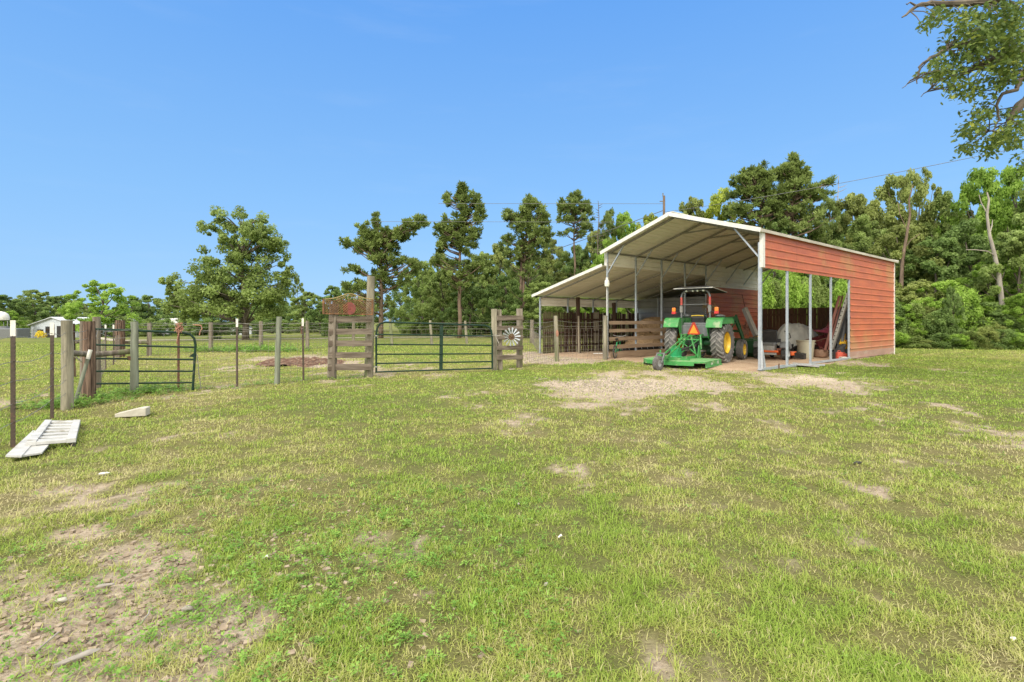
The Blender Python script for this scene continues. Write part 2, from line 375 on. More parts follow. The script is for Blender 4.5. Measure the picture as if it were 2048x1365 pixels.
L['dark'] = leaf_mat('dark green leaves', (0.109, 0.173, 0.048), (0.218, 0.321, 0.095), (0.337, 0.459, 0.15), .55)
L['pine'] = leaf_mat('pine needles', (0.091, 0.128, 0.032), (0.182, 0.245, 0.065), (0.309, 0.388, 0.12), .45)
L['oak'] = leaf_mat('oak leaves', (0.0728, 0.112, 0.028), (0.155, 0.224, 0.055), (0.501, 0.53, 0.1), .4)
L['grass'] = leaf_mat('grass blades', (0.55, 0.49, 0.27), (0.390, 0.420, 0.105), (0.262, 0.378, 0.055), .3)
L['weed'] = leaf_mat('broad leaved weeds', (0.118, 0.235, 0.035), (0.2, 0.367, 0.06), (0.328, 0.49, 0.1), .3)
# ------------------------------------------------------------------ ground masks
LX, LY = (math.cos(R(37.7)), math.sin(R(37.7))), (-math.sin(R(37.7)), math.cos(R(37.7)))
BP = (7.53, 14.97)
def BL(x, y, z=0): return Vector((BP[0]+LX[0]*x+LY[0]*y, BP[1]+LX[1]*x+LY[1]*y, z))
# what the turf is like at points of the yard: (px, py, bareness, dryness)
CP = [(0, 1340, .85, .6), (90, 1290, .8, .7), (200, 1250, .8, .6), (330, 1120, .8, .5), (430, 1215, .75, .4), (250, 1150, .7, .6), (130, 1090, .55, .7), (300, 1310, .5, .8), (520, 1300, .25, .7), (640, 1330, .1, .4), (560, 1150, .1, .1), (540, 1060, .15, .1), (660, 1250, .05, .1), (20, 1130, .1, .2), (30, 1010, .4, .9), (300, 1000, .2, .75), (450, 1030, .3, .5), (780, 1060, .5, .4), (820, 1140, .42, .4), (760, 1200, .35, .3),
      (100, 950, .1, .8), (300, 900, .1, .75), (200, 1020, .2, .6), (420, 860, .1, .7), (500, 930, .05, .5), (330, 960, .1, .5), (700, 830, 0, .25), (600, 800, 0, .2), (850, 770, 0, .12), (500, 810, .02, .35), (400, 800, .1, .8), (320, 790, .25, .95), (250, 830, .1, .6), (900, 900, 0, .3), (1000, 980, 0, .1), (800, 980, .05, .35), (700, 960, .15, .4), (950, 1060, .05, .12), (860, 860, 0, .4), (900, 1200, 0, .25), (1000, 1330, .08, .3), (1150, 1130, .05, .15), (1200, 1040, .02, .3), (1300, 1250, .05, .3), (1150, 1300, .1, .35), (1420, 1330, .5, .4), (1370, 1280, .25, .35), (1300, 960, .15, .7), (1250, 870, .1, .75), (1150, 850, .05, .55), (1080, 845, .45, .5), (1050, 780, .1, .3),
      (1000, 750, 0, .15), (1120, 745, 0, .2), (1130, 775, .85, .5), (1200, 783, .98, .6), (1280, 775, .95, .6), (1250, 748, .5, .7), (1330, 765, .9, .7), (1400, 772, .75, .75), (1450, 790, .2, .6), (1500, 752, .5, .5), (1530, 800, .05, .6), (1350, 800, .3, .6), (1500, 775, .12, .6), (1580, 758, .95, .6), (1650, 763, .9, .6), (1700, 765, .3, .4), (1640, 745, .2, .1), (1740, 735, .1, .1), (1700, 728, .5, .3), (1560, 790, .05, .6), (1650, 800, .15, .55), (1480, 850, .1, .7), (1600, 840, .1, .65), (1750, 860, .15, .65), (1560, 900, .12, .6), (1640, 930, .4, .7), (1720, 945, .35, .65), (1500, 960, .1, .5), (1850, 900, .12, .65), (1950, 850, .25, .75), (2030, 865, .5, .8), (1990, 900, .2, .75), (1850, 790, .05, .25), (1950, 760, .02, .15), (2040, 790, .05, .3), (1800, 745, 0, .02), (1900, 730, 0, .15), (1850, 720, .05, .2), (2000, 715, 0, .5), (1850, 705, 0, .5), (2040, 740, 0, .3), (1700, 1000, .1, .5), (1900, 1000, .15, .7), (2000, 1080, .15, .75), (1600, 1100, .08, .5), (1750, 1150, .1, .55), (1900, 1200, .12, .65), (2000, 1300, .15, .6), (1600, 1250, .08, .45), (1750, 1320, .1, .5), (1450, 1130, .1, .35), (1450, 1200, .05, .4), (1850, 1100, .05, .3),
      (560, 790, .1, .5), (520, 770, .3, .85), (430, 770, .3, .9), (640, 760, .3, .6), (720, 765, .1, .4), (850, 745, .3, .6), (820, 735, .5, .7), (930, 740, .3, .6), (860, 715, 0, .25), (960, 720, .05, .3), (540, 745, 0, .3), (480, 725, .1, .7), (430, 712, .15, .85), (600, 724, .9, .5), (540, 718, .7, .6), (680, 722, .6, .6), (760, 735, .4, .6), (900, 700, 0, .2), (750, 690, 0, .2), (600, 692, 0, .2), (450, 690, 0, .15), (550, 681, 0, .25), (350, 690, 0, .25), (250, 700, 0, .35), (60, 700, 0, .3), (60, 740, .05, .3), (100, 760, 0, .2), (40, 800, .6, .5), (80, 805, .6, .5), (20, 850, 0, .1), (60, 820, .1, .2), (300, 740, 0, .4), (280, 765, .05, .2), (330, 720, .1, .6), (150, 800, 0, .2), (190, 790, .1, .3), (1060, 712, .95, .7), (1090, 722, .9, .7), (1060, 695, .1, .5), (1180, 735, 0, .1), (1080, 735, .2, .4)]
_c = np.array([(*G(a, b), c, d) for a, b, c, d in CP])
def rbf(x, y):
    num = np.zeros((2,)+x.shape); den = np.full(x.shape, 1e-9)
    for cx, cy, b, d in _c:
        s = .045*cy+.05; w = 1/(((x-cx)**2+(y-cy)**2/2.2)/(s*s)+.3)**2
        num[0] += w*b; num[1] += w*d; den += w
    return num[0]/den, num[1]/den
def masks(x, y):
    x = np.asarray(x, float); y = np.asarray(y, float)
    wx = x+(fbm(x*.8, y*.8, 21, 3)-.5)*.8; wy = y+(fbm(x*.8, y*.8, 31, 3)-.5)*1.0
    b, d = rbf(wx, wy)
    dx = wx-BP[0]; dy = wy-BP[1]; u = dx*LX[0]+dy*LX[1]; v = dx*LY[0]+dy*LY[1]
    inside = sstep((u+.9)/.8)*sstep((13.0-u)/.4)*sstep((v+.30)/.35)*sstep((10.6-v)/.6)
    b = np.maximum(b, inside); far = sstep((y-34)/8)
    b = b*(1-far); d = d*(1-far)+far*.3
    sc = 1/(1+y*.04)
    n = fbm(x*2.3*sc, y*2.3*sc, 5, 5); n2 = fbm(x*.55, y*.55, 12, 4)
    b2 = np.clip(b+(n-.5)*1.25*np.clip(1-inside, 0, 1)*sstep(b/.12), 0, 1)
    b2 = b2+.27*sstep((fbm(x*4.5, y*3.2, 91, 4)-.56)/.12)*(1-sstep((y-16)/8))*(1-inside)
    b2 = sstep((b2-.38)/.34)
    d2 = np.clip(.30+(d-.30)*.72+(n2-.5)*.7+(fbm(x*3, y*3, 41, 3)-.5)*.8+(fbm(x*9, y*9, 43, 2)-.5)*.35, 0, 1)
    return b2, d2, inside
def axis(lo, hi, fine0, fine1, st, g=1.12):
    a = list(np.arange(fine0, fine1+1e-6, st)); s = st
    while a[-1] < hi: s *= g; a.append(a[-1]+s)
    s = st; b = []
    x = fine0
    while x > lo: s *= g; x -= s; b.append(x)
    return np.array(b[::-1]+a)
xs = axis(-900, 900, -10, 14, .085); ys = axis(-60, 1500, .8, 18, .085)
XX, YY = np.meshgrid(xs, ys); ZZ = relief(XX, YY)
bm_, dm_, im_ = masks(XX, YY)
ZZ = ZZ-bm_*(1-im_)*(.012+.05*(np.abs(fbm(XX*3.1, YY*1.7, 61, 4)-.5)-.12))
nx, ny = len(xs), len(ys)
idx = np.arange(nx*ny).reshape(ny, nx)
fc = np.stack([idx[:-1, :-1], idx[:-1, 1:], idx[1:, 1:], idx[1:, :-1]], -1).reshape(-1, 4)
def ground_mat():
    m, t, p = nt('yard turf and soil')
    ab = N(t, 'ShaderNodeAttribute'); ab.attribute_name = 'bare'
    ad = N(t, 'ShaderNodeAttribute'); ad.attribute_name = 'dry'
    ai = N(t, 'ShaderNodeAttribute'); ai.attribute_name = 'barn'
    n1 = noise_out(t, 14, detail=6, rough=.7); n2 = noise_out(t, 1.1, detail=6, rough=.65); n3 = noise_out(t, 60, detail=4, rough=.7)
    d = math_(t, 'MULTIPLY_ADD', n1, .9, -.45); d = math_(t, 'ADD', ad.outputs['Fac'], d, clamp=True)
    turf = ramp(t, d, [(.1, (.145, .19, .042)), (.45, (.215, .225, .066)), (.85, (.31, .27, .12))])
    dk = ramp(t, n3, [(.35, (.35, .32, .3)), (.6, (1, 1, 1))])
    mm = N(t, 'ShaderNodeMix', data_type='RGBA', blend_type='MULTIPLY'); mm.inputs[0].default_value = .75
    t.links.new(turf, mm.inputs[6]); t.links.new(dk, mm.inputs[7]); turf = mm.outputs[2]
    at_ = N(t, 'ShaderNodeAttribute'); at_.attribute_name = 'thatch'; turf = mixc(t, at_.outputs['Fac'], turf, (.105, .095, .045))
    soil = ramp(t, n1, [(.3, (.20, .15, .105)), (.5, (.37, .30, .225)), (.72, (.49, .42, .33))])
    soil2 = ramp(t, n2, [(.3, (.37, .25, .165)), (.6, (.50, .37, .255)), (.8, (.58, .46, .34))])
    ap = N(t, 'ShaderNodeAttribute'); ap.attribute_name = 'pale'; soil = mixc(t, ap.outputs['Fac'], soil, ramp(t, n1, [(.32, (.30, .24, .18)), (.5, (.50, .42, .32)), (.7, (.62, .54, .43))]))
    soil = mixc(t, ai.outputs['Fac'], soil, soil2)
    pb = ramp(t, n3, [(.36, (.10, .07, .05)), (.46, (1, 1, 1))])
    mm = N(t, 'ShaderNodeMix', data_type='RGBA', blend_type='MULTIPLY'); mm.inputs[0].default_value = .5
    t.links.new(soil, mm.inputs[6]); t.links.new(pb, mm.inputs[7]); soil = mm.outputs[2]
    col = mixc(t, ab.outputs['Fac'], turf, soil)
    t.links.new(col, p.inputs['Base Color']); p.inputs['Roughness'].default_value = .95; p.inputs['Specular IOR Level'].default_value = .1
    bump(t, p, n3, .7, .02); return m
me = arr_mesh('ground', np.stack([XX, YY, ZZ], -1).reshape(-1, 3), fc, ground_mat(), {'bare': bm_.ravel(), 'dry': dm_.ravel(), 'barn': im_.ravel(), 'thatch': ((1-sstep((YY-6)/11))*(1-sstep((np.abs(XX)-1.12*YY-2.4)/1.2))).ravel()*.58, 'pale': (np.exp(-((XX-2.7)/1.6)**2-((YY-12.2)/1.5)**2)+np.exp(-((XX-8)/1.2)**2-((YY-12.9)/.8)**2)+np.exp(-((XX-1)/2)**2-((YY-19.6)/1.2)**2)).clip(0, 1).ravel()}, smooth=True)
g = link_mesh('ground', me); g['kind'] = 'structure'

# ------------------------------------------------------------------ grass blades (stuff)
def blades(n, y0, y1, power, seed, wfun, hfun, xk=1.12, xo=3.6):
    r = np.random.default_rng(seed); u = r.random(n)
    q = 2-power                       # density per m2 ~ Y^-power, strip width ~ Y
    y = (y0**q+u*(y1**q-y0**q))**(1/q)
    x = (r.random(n)*2-1)*(xk*y+xo)
    b, d, ins = masks(x, y)
    cl = fbm(x*6, y*6, 77, 2)
    keep = (r.random(n) < (1-.9*b)*(.22+1.2*sstep((cl-.28)/.42))) & (ins < .5)
    x, y, b, d, cl = x[keep], y[keep], b[keep], d[keep], cl[keep]; n = len(x)
    z = relief(x, y)-.008
    w = wfun(y)*(.7+.6*r.random(n)); h = hfun(y)*(.45+.9*r.random(n)**1.5)*(.65+.7*(cl))
    az = r.random(n)*2*np.pi; face = r.random(n)*np.pi
    lean = .45+1.0*r.random(n)
    lean = np.where(r.random(n) < .35*d+.32, 1.42, lean)
    dirx, diry = np.cos(az), np.sin(az); sx, sy = -np.sin(az), np.cos(az)
    p0 = np.stack([x, y, z], -1)
    def pt(f, l): return p0+np.stack([dirx*h*f*np.sin(l), diry*h*f*np.sin(l), h*f*np.cos(l)], -1)
    mid = pt(.55, lean*.6); tip = mid+np.stack([dirx*h*.5*np.sin(np.minimum(lean*1.25, 1.65)), diry*h*.5*np.sin(np.minimum(lean*1.25, 1.65)), h*.5*np.cos(np.minimum(lean*1.25, 1.65))], -1)
    s = np.stack([sx*w/2, sy*w/2, np.zeros(n)], -1)
    V = np.stack([p0-s, p0+s, mid+s*.85, mid-s*.85, tip], 1).reshape(-1, 3)
    i = np.arange(n)*5
    Q = np.stack([i, i+1, i+2, i+3], -1); T = np.stack([i+3, i+2, i+4, i+4], -1)
    ca = 1/(1+np.maximum(y-5, 0)*.07)
    var = np.clip(1-(.38+(d-.38)*(.6+.4*ca))*.95+((r.random(n)-.5)*.45+(cl-.5)*.55)*ca, 0, 1)
    var = np.where(r.random(n) < (.03+.13*d)*ca, r.random(n)*.15, var)
    return V, np.concatenate([Q]), np.stack([i+3, i+2, i+4], -1), np.repeat(var, 5)
def grass(name, args, label):
    V, Q, T, var = blades(*args)
    faces3 = np.concatenate([Q[:, [0, 1, 2]], Q[:, [0, 2, 3]], T])
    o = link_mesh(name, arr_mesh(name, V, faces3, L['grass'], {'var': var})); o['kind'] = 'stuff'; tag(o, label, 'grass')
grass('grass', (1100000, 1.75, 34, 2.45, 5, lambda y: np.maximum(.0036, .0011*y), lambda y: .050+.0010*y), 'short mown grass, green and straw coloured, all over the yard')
del XX, YY, ZZ, fc
# ------------------------------------------------------------------ the metal barn (local x along the red wall, y across to the lean-to)
BX = R(37.7); LEN = 12.53; WID = 6.07; LW = 10.17; EV = 4.27; PK = 5.22; SP = 1.79
barn = thing('metal_barn', 'open fronted metal barn with faded red wall, cream gable roof and low lean-to', 'barn', (*BP, 0), BX)
def ribs(a0, a1, step=.23, w=.06, h=.03, ph=0):
    """profile of ribbed sheeting from a0 to a1"""
    pr = [(a0, 0)]; a = a0+step*.5+ph
    while a+w < a1:
        pr += [(a-w/2, 0), (a-w/4, h), (a+w/4, h), (a+w/2, 0)]; a += step
    return pr+[(a1, 0)]
def sheet(name, m, o, u, v, t, a0, a1, **k):
    b = MB(); b.strip(ribs(a0, a1, **k), o, u, v, t); return b.build(name, m, barn)
Z = (0, 0, 1)
# right (red) wall: header over the opening, full sheeting beyond, ribs proud to the outside (-y)
sheet('red_header', M['red'], (.10, -.035, 0), Z, (0, -1, 0), (LEN-.10, 0, 0), 3.13, EV-.02, step=.245, h=.022)
sheet('red_wall', M['red'], (4*SP+.02, -.036, 0), Z, (0, -1, 0), (LEN-4*SP-.02, 0, 0), .30, 3.128, step=.245, h=.022)
b = MB(); b.box((4*SP+.02+(LEN-4*SP-.02)/2, -.036, .165), (LEN-4*SP-.02, .02, .27)); b.build('base_board', mat('pinkish base board', (.40, .24, .19), (.32, .2, .15), 4, (.3, 1, 1), .8, c=(.4, .33, .26), cs=2, cth=.55), barn)
b = MB(); b.box((.03, -.04, (3.13+EV)/2), (.15, .10, EV-3.13)); b.build('corner_trim', M['white_trim'], barn)
b = MB(); b.box((LEN+.03, -.03, EV/2), (.06, .08, EV)); b.build('corner_trim', M['white_trim'], barn)
# left wall of the main bay: white strip above the lean-to, white then red beyond the fourth post
sheet('white_upper_wall', M['white_panel'], (0, WID+.035, 0), Z, (0, 1, 0), (4*SP, 0, 0), 3.73, EV, step=.23)
sheet('white_upper_wall', M['white_panel'], (4*SP, WID-.035, 0), Z, (0, -1, 0), (LEN-4*SP, 0, 0), 3.20, EV, step=.23)
sheet('red_inner_wall', M['red'], (4*SP, WID-.036, 0), Z, (0, -1, 0), (LEN-4*SP, 0, 0), .05, 3.198, step=.23)
b = MB(); b.box((-.02, WID+.06, 4.0), (.05, .12, .62)); b.build('corner_trim', M['white_trim'], barn)
# posts
def post(x, y, z1, w=.062, z0=0.02, name='post', m='galv'):
    b = MB(); b.box((x, y, (z0+z1)/2), (w, w, z1-z0)); b.box((x, y, z0+.01), (w+.05, w+.03, .02)); return b.build(name, M[m], barn)
for k in range(8):
    post(k*SP, 0 if k else .012, 3.9 if k > 4 or k == 0 else 3.14, .062 if k else .085)
    post(k*SP, WID, EV-.04)
for k in range(5): post(k*SP, LW, 2.62)
for k in (5, 6, 7): post(k*SP, LW, 2.62)
for y in (7.4, 8.8): post(4*SP-.06, y, 2.75, .05)
# the front right post has a second, splayed leg
b = MB(); b.beam((.06, .03, .95), (.27, .0, .06), .06, .06); b.beam((-.0, -.02, .9), (-.03, -.05, .06), .05, .05); b.build('splayed_leg', M['galv'], barn)
# base rails lying on the ground (broken between)
b = MB(); b.beam((-.05, -.03, .05), (1.0, -.03, .05), .07, .07); b.beam((.97, -.03, .06), (1.5, -.03, .06), .085, .085); b.beam((1.55, -.03, .045), (2.3, -.08, .045), .06, .06); b.build('base_rail', M['galv'], barn)
b = MB(); b.beam((3.55, -.02, .05), (4*SP+.02, -.02, .06), .07, .07); b.build('base_rail', M['galv'], barn)
b = MB(); b.beam((1.02, -.09, .0), (1.02, -.09, .17), .025, .025); b.box((1.02, -.085, .12), (.05, .02, .03)); b.build('anchor_pin', M['tpost_rust'], barn)
# eave purlins and rafters
def rafter(x, name='rafter'):
    b = MB(); ym = WID/2
    b.beam((x, .0, EV-.06), (x, ym, PK-.06), .06, .06, (1, 0, 0)); b.beam((x, ym, PK-.06), (x, WID, EV-.06), .06, .06, (1, 0, 0))
    b.beam((x, ym-.9, PK-.06-.285+.02), (x, ym+.9, PK-.06-.285+.02), .05, .05, (1, 0, 0)) if x > 1 else None
    b.build(name, M['galv_dull'], barn)
for k in range(8): rafter(k*SP+(.06 if k == 0 else 0))
for k in range(8):
    x = k*SP
    for s in (0, 1):
        y0 = WID if s else 0; sy = -1 if s else 1
        b = MB(); b.beam((x+.004, y0+sy*.02, 3.42), (x+.004, y0+sy*.82, EV+.82*(PK-EV)/(WID/2)-.09), .045, .045, (1, 0, 0)); b.build('knee_brace', M['galv'], barn)
    b = MB(); b.beam((x+.05, WID+.03, 3.62), (x+.05, LW, 2.58), .055, .055, (1, 0, 0)); b.build('lean_to_rafter', M['galv_dull'], barn)
b = MB(); b.beam((0, LW, 2.62), (LEN, LW, 2.62), .05, .05); b.beam((0, WID-.002, EV-.03), (LEN, WID-.002, EV-.03), .05, .05); b.beam((.1, .0, EV-.03), (LEN, 0, EV-.03), .05, .05); b.build('eave_beam', M['galv_dull'], barn)
# roofs: sheeting with ribs running along the barn
sl = math.atan2(PK-EV, WID/2); OV = .12; SLN = (WID/2+OV)/math.cos(sl)
for s in (0, 1):
    sy = -1 if s else 1; y0 = WID+OV if s else -OV
    b = MB(); b.strip(ribs(0, SLN, .23, .05, .022), (-.25, y0, EV-OV*math.tan(sl)+.01), (0, sy*math.cos(sl), math.sin(sl)), (0, -sy*math.sin(sl), math.cos(sl)), (LEN+.5, 0, 0))
    b.build('roof', M['cream'], barn)
b = MB(); b.box((LEN/2, WID/2, PK+.075), (LEN+.52, .3, .02)); b.build('ridge_cap', M['white_trim'], barn)
for xx in (-.27, LEN+.27):
    b = MB()
    b.beam((xx, -OV-.02, EV-OV*math.tan(sl)-.01), (xx, WID/2, PK+.015), .03, .13, (0, 0, 1)); b.beam((xx, WID/2, PK+.015), (xx, WID+OV+.02, EV-OV*math.tan(sl)-.01), .03, .13, (0, 0, 1))
    b.build('gable_trim', M['white_trim'], barn)
b = MB(); b.beam((-.25, -OV-.015, EV-.05), (LEN+.25, -OV-.015, EV-.05), .03, .09); b.build('eave_trim', mat('stained eave trim', (.55, .52, .44), (.36, .32, .26), 2.5, (.3, 1, 1), .6, lo=.35, hi=.65), barn)
# lean-to
LZ0, LZ1 = 3.73, 2.70; lsl = math.atan2(LZ0-LZ1, LW+.25-WID); LL = (LW+.25-WID)/math.cos(lsl)
b = MB(); b.strip(ribs(0, LL, .23, .05, .022), (-.25, LW+.25, LZ1-.0), (0, -math.cos(lsl), math.sin(lsl)), (0, math.sin(lsl), math.cos(lsl)), (LEN+.4, 0, 0)); b.build('lean_to_roof', M['cream'], barn)
b = MB(); b.beam((-.27, LW+.28, LZ1-.02), (-.27, WID+.05, LZ0+.005), .03, .12, (0, 0, 1)); b.build('lean_to_trim', M['white_trim'], barn)
b = MB(); b.strip(ribs(2.22, 2.64, .21), (0, LW+.04, 0), Z, (0, 1, 0), (4*SP, 0, 0)); b.build('lean_to_skirt', M['white_panel'], barn)
sheet('lean_to_wall', M['grey_panel'], (4*SP, LW+.04, 0), Z, (0, 1, 0), (LEN-4*SP, 0, 0), .0, 2.64)
b = MB(); b.strip(ribs(0, 2.72, .3), (4*SP, WID+.06, 0), Z, (-1, 0, 0), (0, LW-WID-.08, 0)); b.build('lean_to_partition', M['grey_panel'], barn)
b = MB(); b.strip(ribs(0, 3.7, .3), (LEN, WID+.06, 0), Z, (1, 0, 0), (0, LW-WID-.08, 0)); b.build('lean_to_back_wall', M['grey_panel'], barn)
# light on the front left post
o = thing('yard_light', 'white dusk-to-dawn light on the left front post of the barn', 'light', tuple(BL(-.10, WID-.07, 3.02)), BX)
b = MB(); b.lathe([(0, .22), (.05, .22), (.055, .12), (.09, .10), (.10, 0), (.0, 0)], n=14); b.build('housing', M['white_trim'], o, True)
b = MB(); b.lathe([(.09, 0), (.105, -.02), (.095, -.13), (.05, -.15), (0, -.15)], n=18); b.build('lens', M['lamp_clear'], o, True)
b = MB(); b.tube([(0, 0, .05), (.04, .07, .05), (.06, .10, -.04)], .016, 6); b.build('bracket', M['white_trim'], o)
b = MB(); b.tube([tuple(BL(-.045, WID-.01, 3.0)), tuple(BL(-.05, WID-.03, 1.5)), tuple(BL(-.05, WID-.03, .05))], .017, 6)
tag(b.build('conduit', M['white_trim']), 'white conduit running down the left front post of the barn', 'conduit')
b = MB(); b.box(tuple(BL(2*SP-.06, WID-.02, 1.02)), (.06, .03, .28)); tag(b.build('thermometer', M['white_trim'], bevel=.008), 'small white box hung on the third post of the barn\'s left row', 'gauge')
# ---- board fence under the left eave
o = thing('board_fence', 'brown board corral fence between the left row of barn posts', 'fence', (*BP, 0), BX)
for z, h in ((1.44, .14), (1.12, .14), (.79, .15), (.47, .16)):
    b = MB(); b.beam((.05, WID-.06, z), (4.2, WID-.06, z+.01), .035, h); b.beam((4.22, WID-.06, z+.01), (7.1, WID-.06, z-.01), .035, h); b.build('board', M['rail_brown'], o)
b = MB(); b.beam((.12, WID-.07, .14), (7.1, WID-.07, .16), .05, .26); b.build('kick_board', M['rail_brown'], o)
def picket_fence(name, label, p, q, h, m, tops=.05, w=.14, gap=.012, seed=1, light=0, algae=0, rails=True, wavy=0, side=1):
    p = Vector((*p, 0)); q = Vector((*q, 0)); d = q-p; Ln = d.length; x = d.normalized(); nn = Vector((-x.y, x.x, 0))*side
    rr = random.Random(seed); o = thing(name, label, 'fence', tuple(p), math.atan2(d.y, d.x)); b = MB(); a = 0
    while a < Ln-w*.5:
        ww = w*(.75+.4*rr.random()); hh = h+(rr.random()-.5)*tops; t = (rr.random()-.5)*wavy
        b.mi = 2 if (a < algae) else (1 if rr.random() < light else 0)  # some pickets coloured pale to stand in for daylight through the gaps
        r = Matrix.Rotation(t, 3, 'Y'); b.box((a+ww/2, (rr.random()-.5)*.012, hh/2), (ww, .02, hh), r); a += ww+gap*(.4+rr.random())
    b.build('pickets', [m, M['picket_light'], M['picket_algae']], o)
    if rails:
        for z in (.35, h*.5, h-.35):
            b = MB(); b.beam((0, .04*side, z), (Ln, .04*side, z), .04, .09); b.build('rail', m, o)
    return o
picket_fence('picket_fence', 'dark uneven picket fence behind the lean-to posts', BL(.05, LW-.14)[:2], BL(4*SP-.15, LW-.14)[:2], 1.93, M['picket'], .09, .10, .03, 4, .22, 1.3, True, .03, -1)
picket_fence('picket_fence', 'brown privacy fence closing the far end of the barn', BL(LEN+.25, WID+.3)[:2], BL(LEN+.25, .12)[:2], 2.2, M['picket_back'], .03, .15, .012, 9, .06, 0, True, .006, -1)
# tall rough posts standing in the lean-to
for px, Y, top, lab in ((1157, 23.4, 595, 'tall rough dark post leaning by the picket fence under the lean-to'), (1229, 24.6, 606, 'shorter rough dark post under the lean-to behind the yard light')):
    x, y = AT(px, Y); b = MB(); b.tube([(x+.05, y, 0), (x, y, 1), (x-.03, y, ZT(top, Y))], [.07, .085, .10], 8)
    tag(b.build('rough_post', M['picket']), lab, 'post')
x, y = AT(1157, 23.1); b = MB(); b.tube([(x+.02, y, 0), (x, y, 1.75)], .045, 7); tag(b.build('rough_post', M['picket_light']), 'thin pale pole in front of the picket fence under the lean-to', 'post')
# hay bale in the lean-to
c = BL(5.3, 7.7); o = thing('hay_bale', 'big round brown hay bale under the lean-to behind the corral boards', 'hay', (c.x, c.y, 0), BX)
rr = random.Random(3); b = MB(); pr = [(0, -.62), (.6, -.62), (.80, -.56), (.86, -.3), (.87, 0), (.86, .3), (.80, .56), (.6, .62), (0, .62)]
b.lathe([(r, h) for r, h in pr], (0, 0, .84), 'x', 40); b.v = [(x+(rr.random()-.5)*.05, y+(rr.random()-.5)*.05, z+(rr.random()-.5)*.05) for x, y, z in b.v]; b.build('bale', M['hay'], o, True)
b = MB(); b.ell((-.9, -.2, -.02), (1.1, 1.0, .95), 26, 9, z0=0, wob=.22, seed=5); b.build('loose_hay', M['hay'], o, True)
# feed bunk beneath the boards
o = thing('feed_bunk', 'low dark feed bunk with slanted steel rungs behind the corral boards', 'feeder', (*BP, 0), BX)
b = MB(); b.box((3.0, WID+.55, .32), (2.9, .5, .14)); b.build('trough', M['dark'], o)
for k in range(7):
    b = MB(); b.beam((1.7+k*.42, WID+.27, .28), (1.6+k*.42, WID+.27, .52), .02, .02); b.build('rung', M['galv'], o)
# bicycle leaning on the board fence
def bicycle():
    x, y = G(1236, 716.5); o = thing('bicycle', 'green child\'s bicycle leaning on the corral boards by the front left post', 'bicycle', (x, y, 0), R(62))
    for cx in (-.42, .42):
        w = MB(); w.tube([(cx+.25*math.cos(a), 0, .27+.25*math.sin(a)) for a in np.linspace(0, 2*math.pi, 24, False)], .022, 6, closed=True); wo = w.build('wheel', M['rubber'], o, True)
        w = MB(); w.tube([(cx+.22*math.cos(a), 0, .27+.22*math.sin(a)) for a in np.linspace(0, 2*math.pi, 24, False)], .008, 4, closed=True)
        for a in np.linspace(0, 2*math.pi, 12, False): w.cyl((cx, 0, .27), (cx+.22*math.cos(a), 0, .27+.22*math.sin(a)), .003, n=4)
        w.build('rim', M['greyl'], wo)
    b = MB(); A, B_, C_, D = (-.42, 0, .27), (-.05, 0, .26), (-.15, 0, .66), (.30, 0, .66)
    for p, q in ((A, B_), (A, C_), (B_, C_), (C_, D), (B_, D), (D, (.42, 0, .27))): b.cyl(p, q, .018, n=7)
    b.build('frame', M['green_teal'], o)
    b = MB(); b.cyl((.30, 0, .64), (.27, 0, .86), .014, n=6); b.tube([(.22, -.27, .93), (.27, -.12, .88), (.27, .12, .88), (.22, .27, .93)], .013, 6); b.build('handlebar', M['greyl'], o)
    b = MB(); b.ell((-.18, 0, .78), (.13, .07, .04), 10, 6); b.cyl((-.16, 0, .62), (-.18, 0, .77), .012, n=6); b.build('saddle', M['black'], o, True)
    b = MB(); b.ell((.33, 0, .80), (.06, .09, .08), 10, 6); b.build('basket', M['greyl'], o, True)
bicycle()
x, y = G(1240, 715); b = MB(); b.ell((x, y-.1, -.02), (.3, .2, .12), 14, 6, z0=0, wob=.3); tag(b.build('rubble_heap', M['concrete'], smooth=True), 'small pale heap of rubble on the soil by the bicycle', 'rubble')
x, y = G(1197, 709); b = MB(); b.prism([(-.25, -.04), (.2, -.06), (.26, .03), (-.2, .05)], (x, y, .03), (1, 0, .02), (0, 1, .1), (0, 0, .02)); tag(b.build('scrap_board', M['white_trim']), 'white scrap lying on the soil left of the barn\'s front left post', 'scrap')
x, y = G(1197, 700); b = MB(); b.lathe([(0, 0), (.08, 0), (.085, .22), (.03, .30), (.03, .36), (0, .36)], (x, y, .1), n=10); tag(b.build('jug', M['yellowp'], smooth=True), 'pale yellow jug at the foot of the picket fence', 'jug')
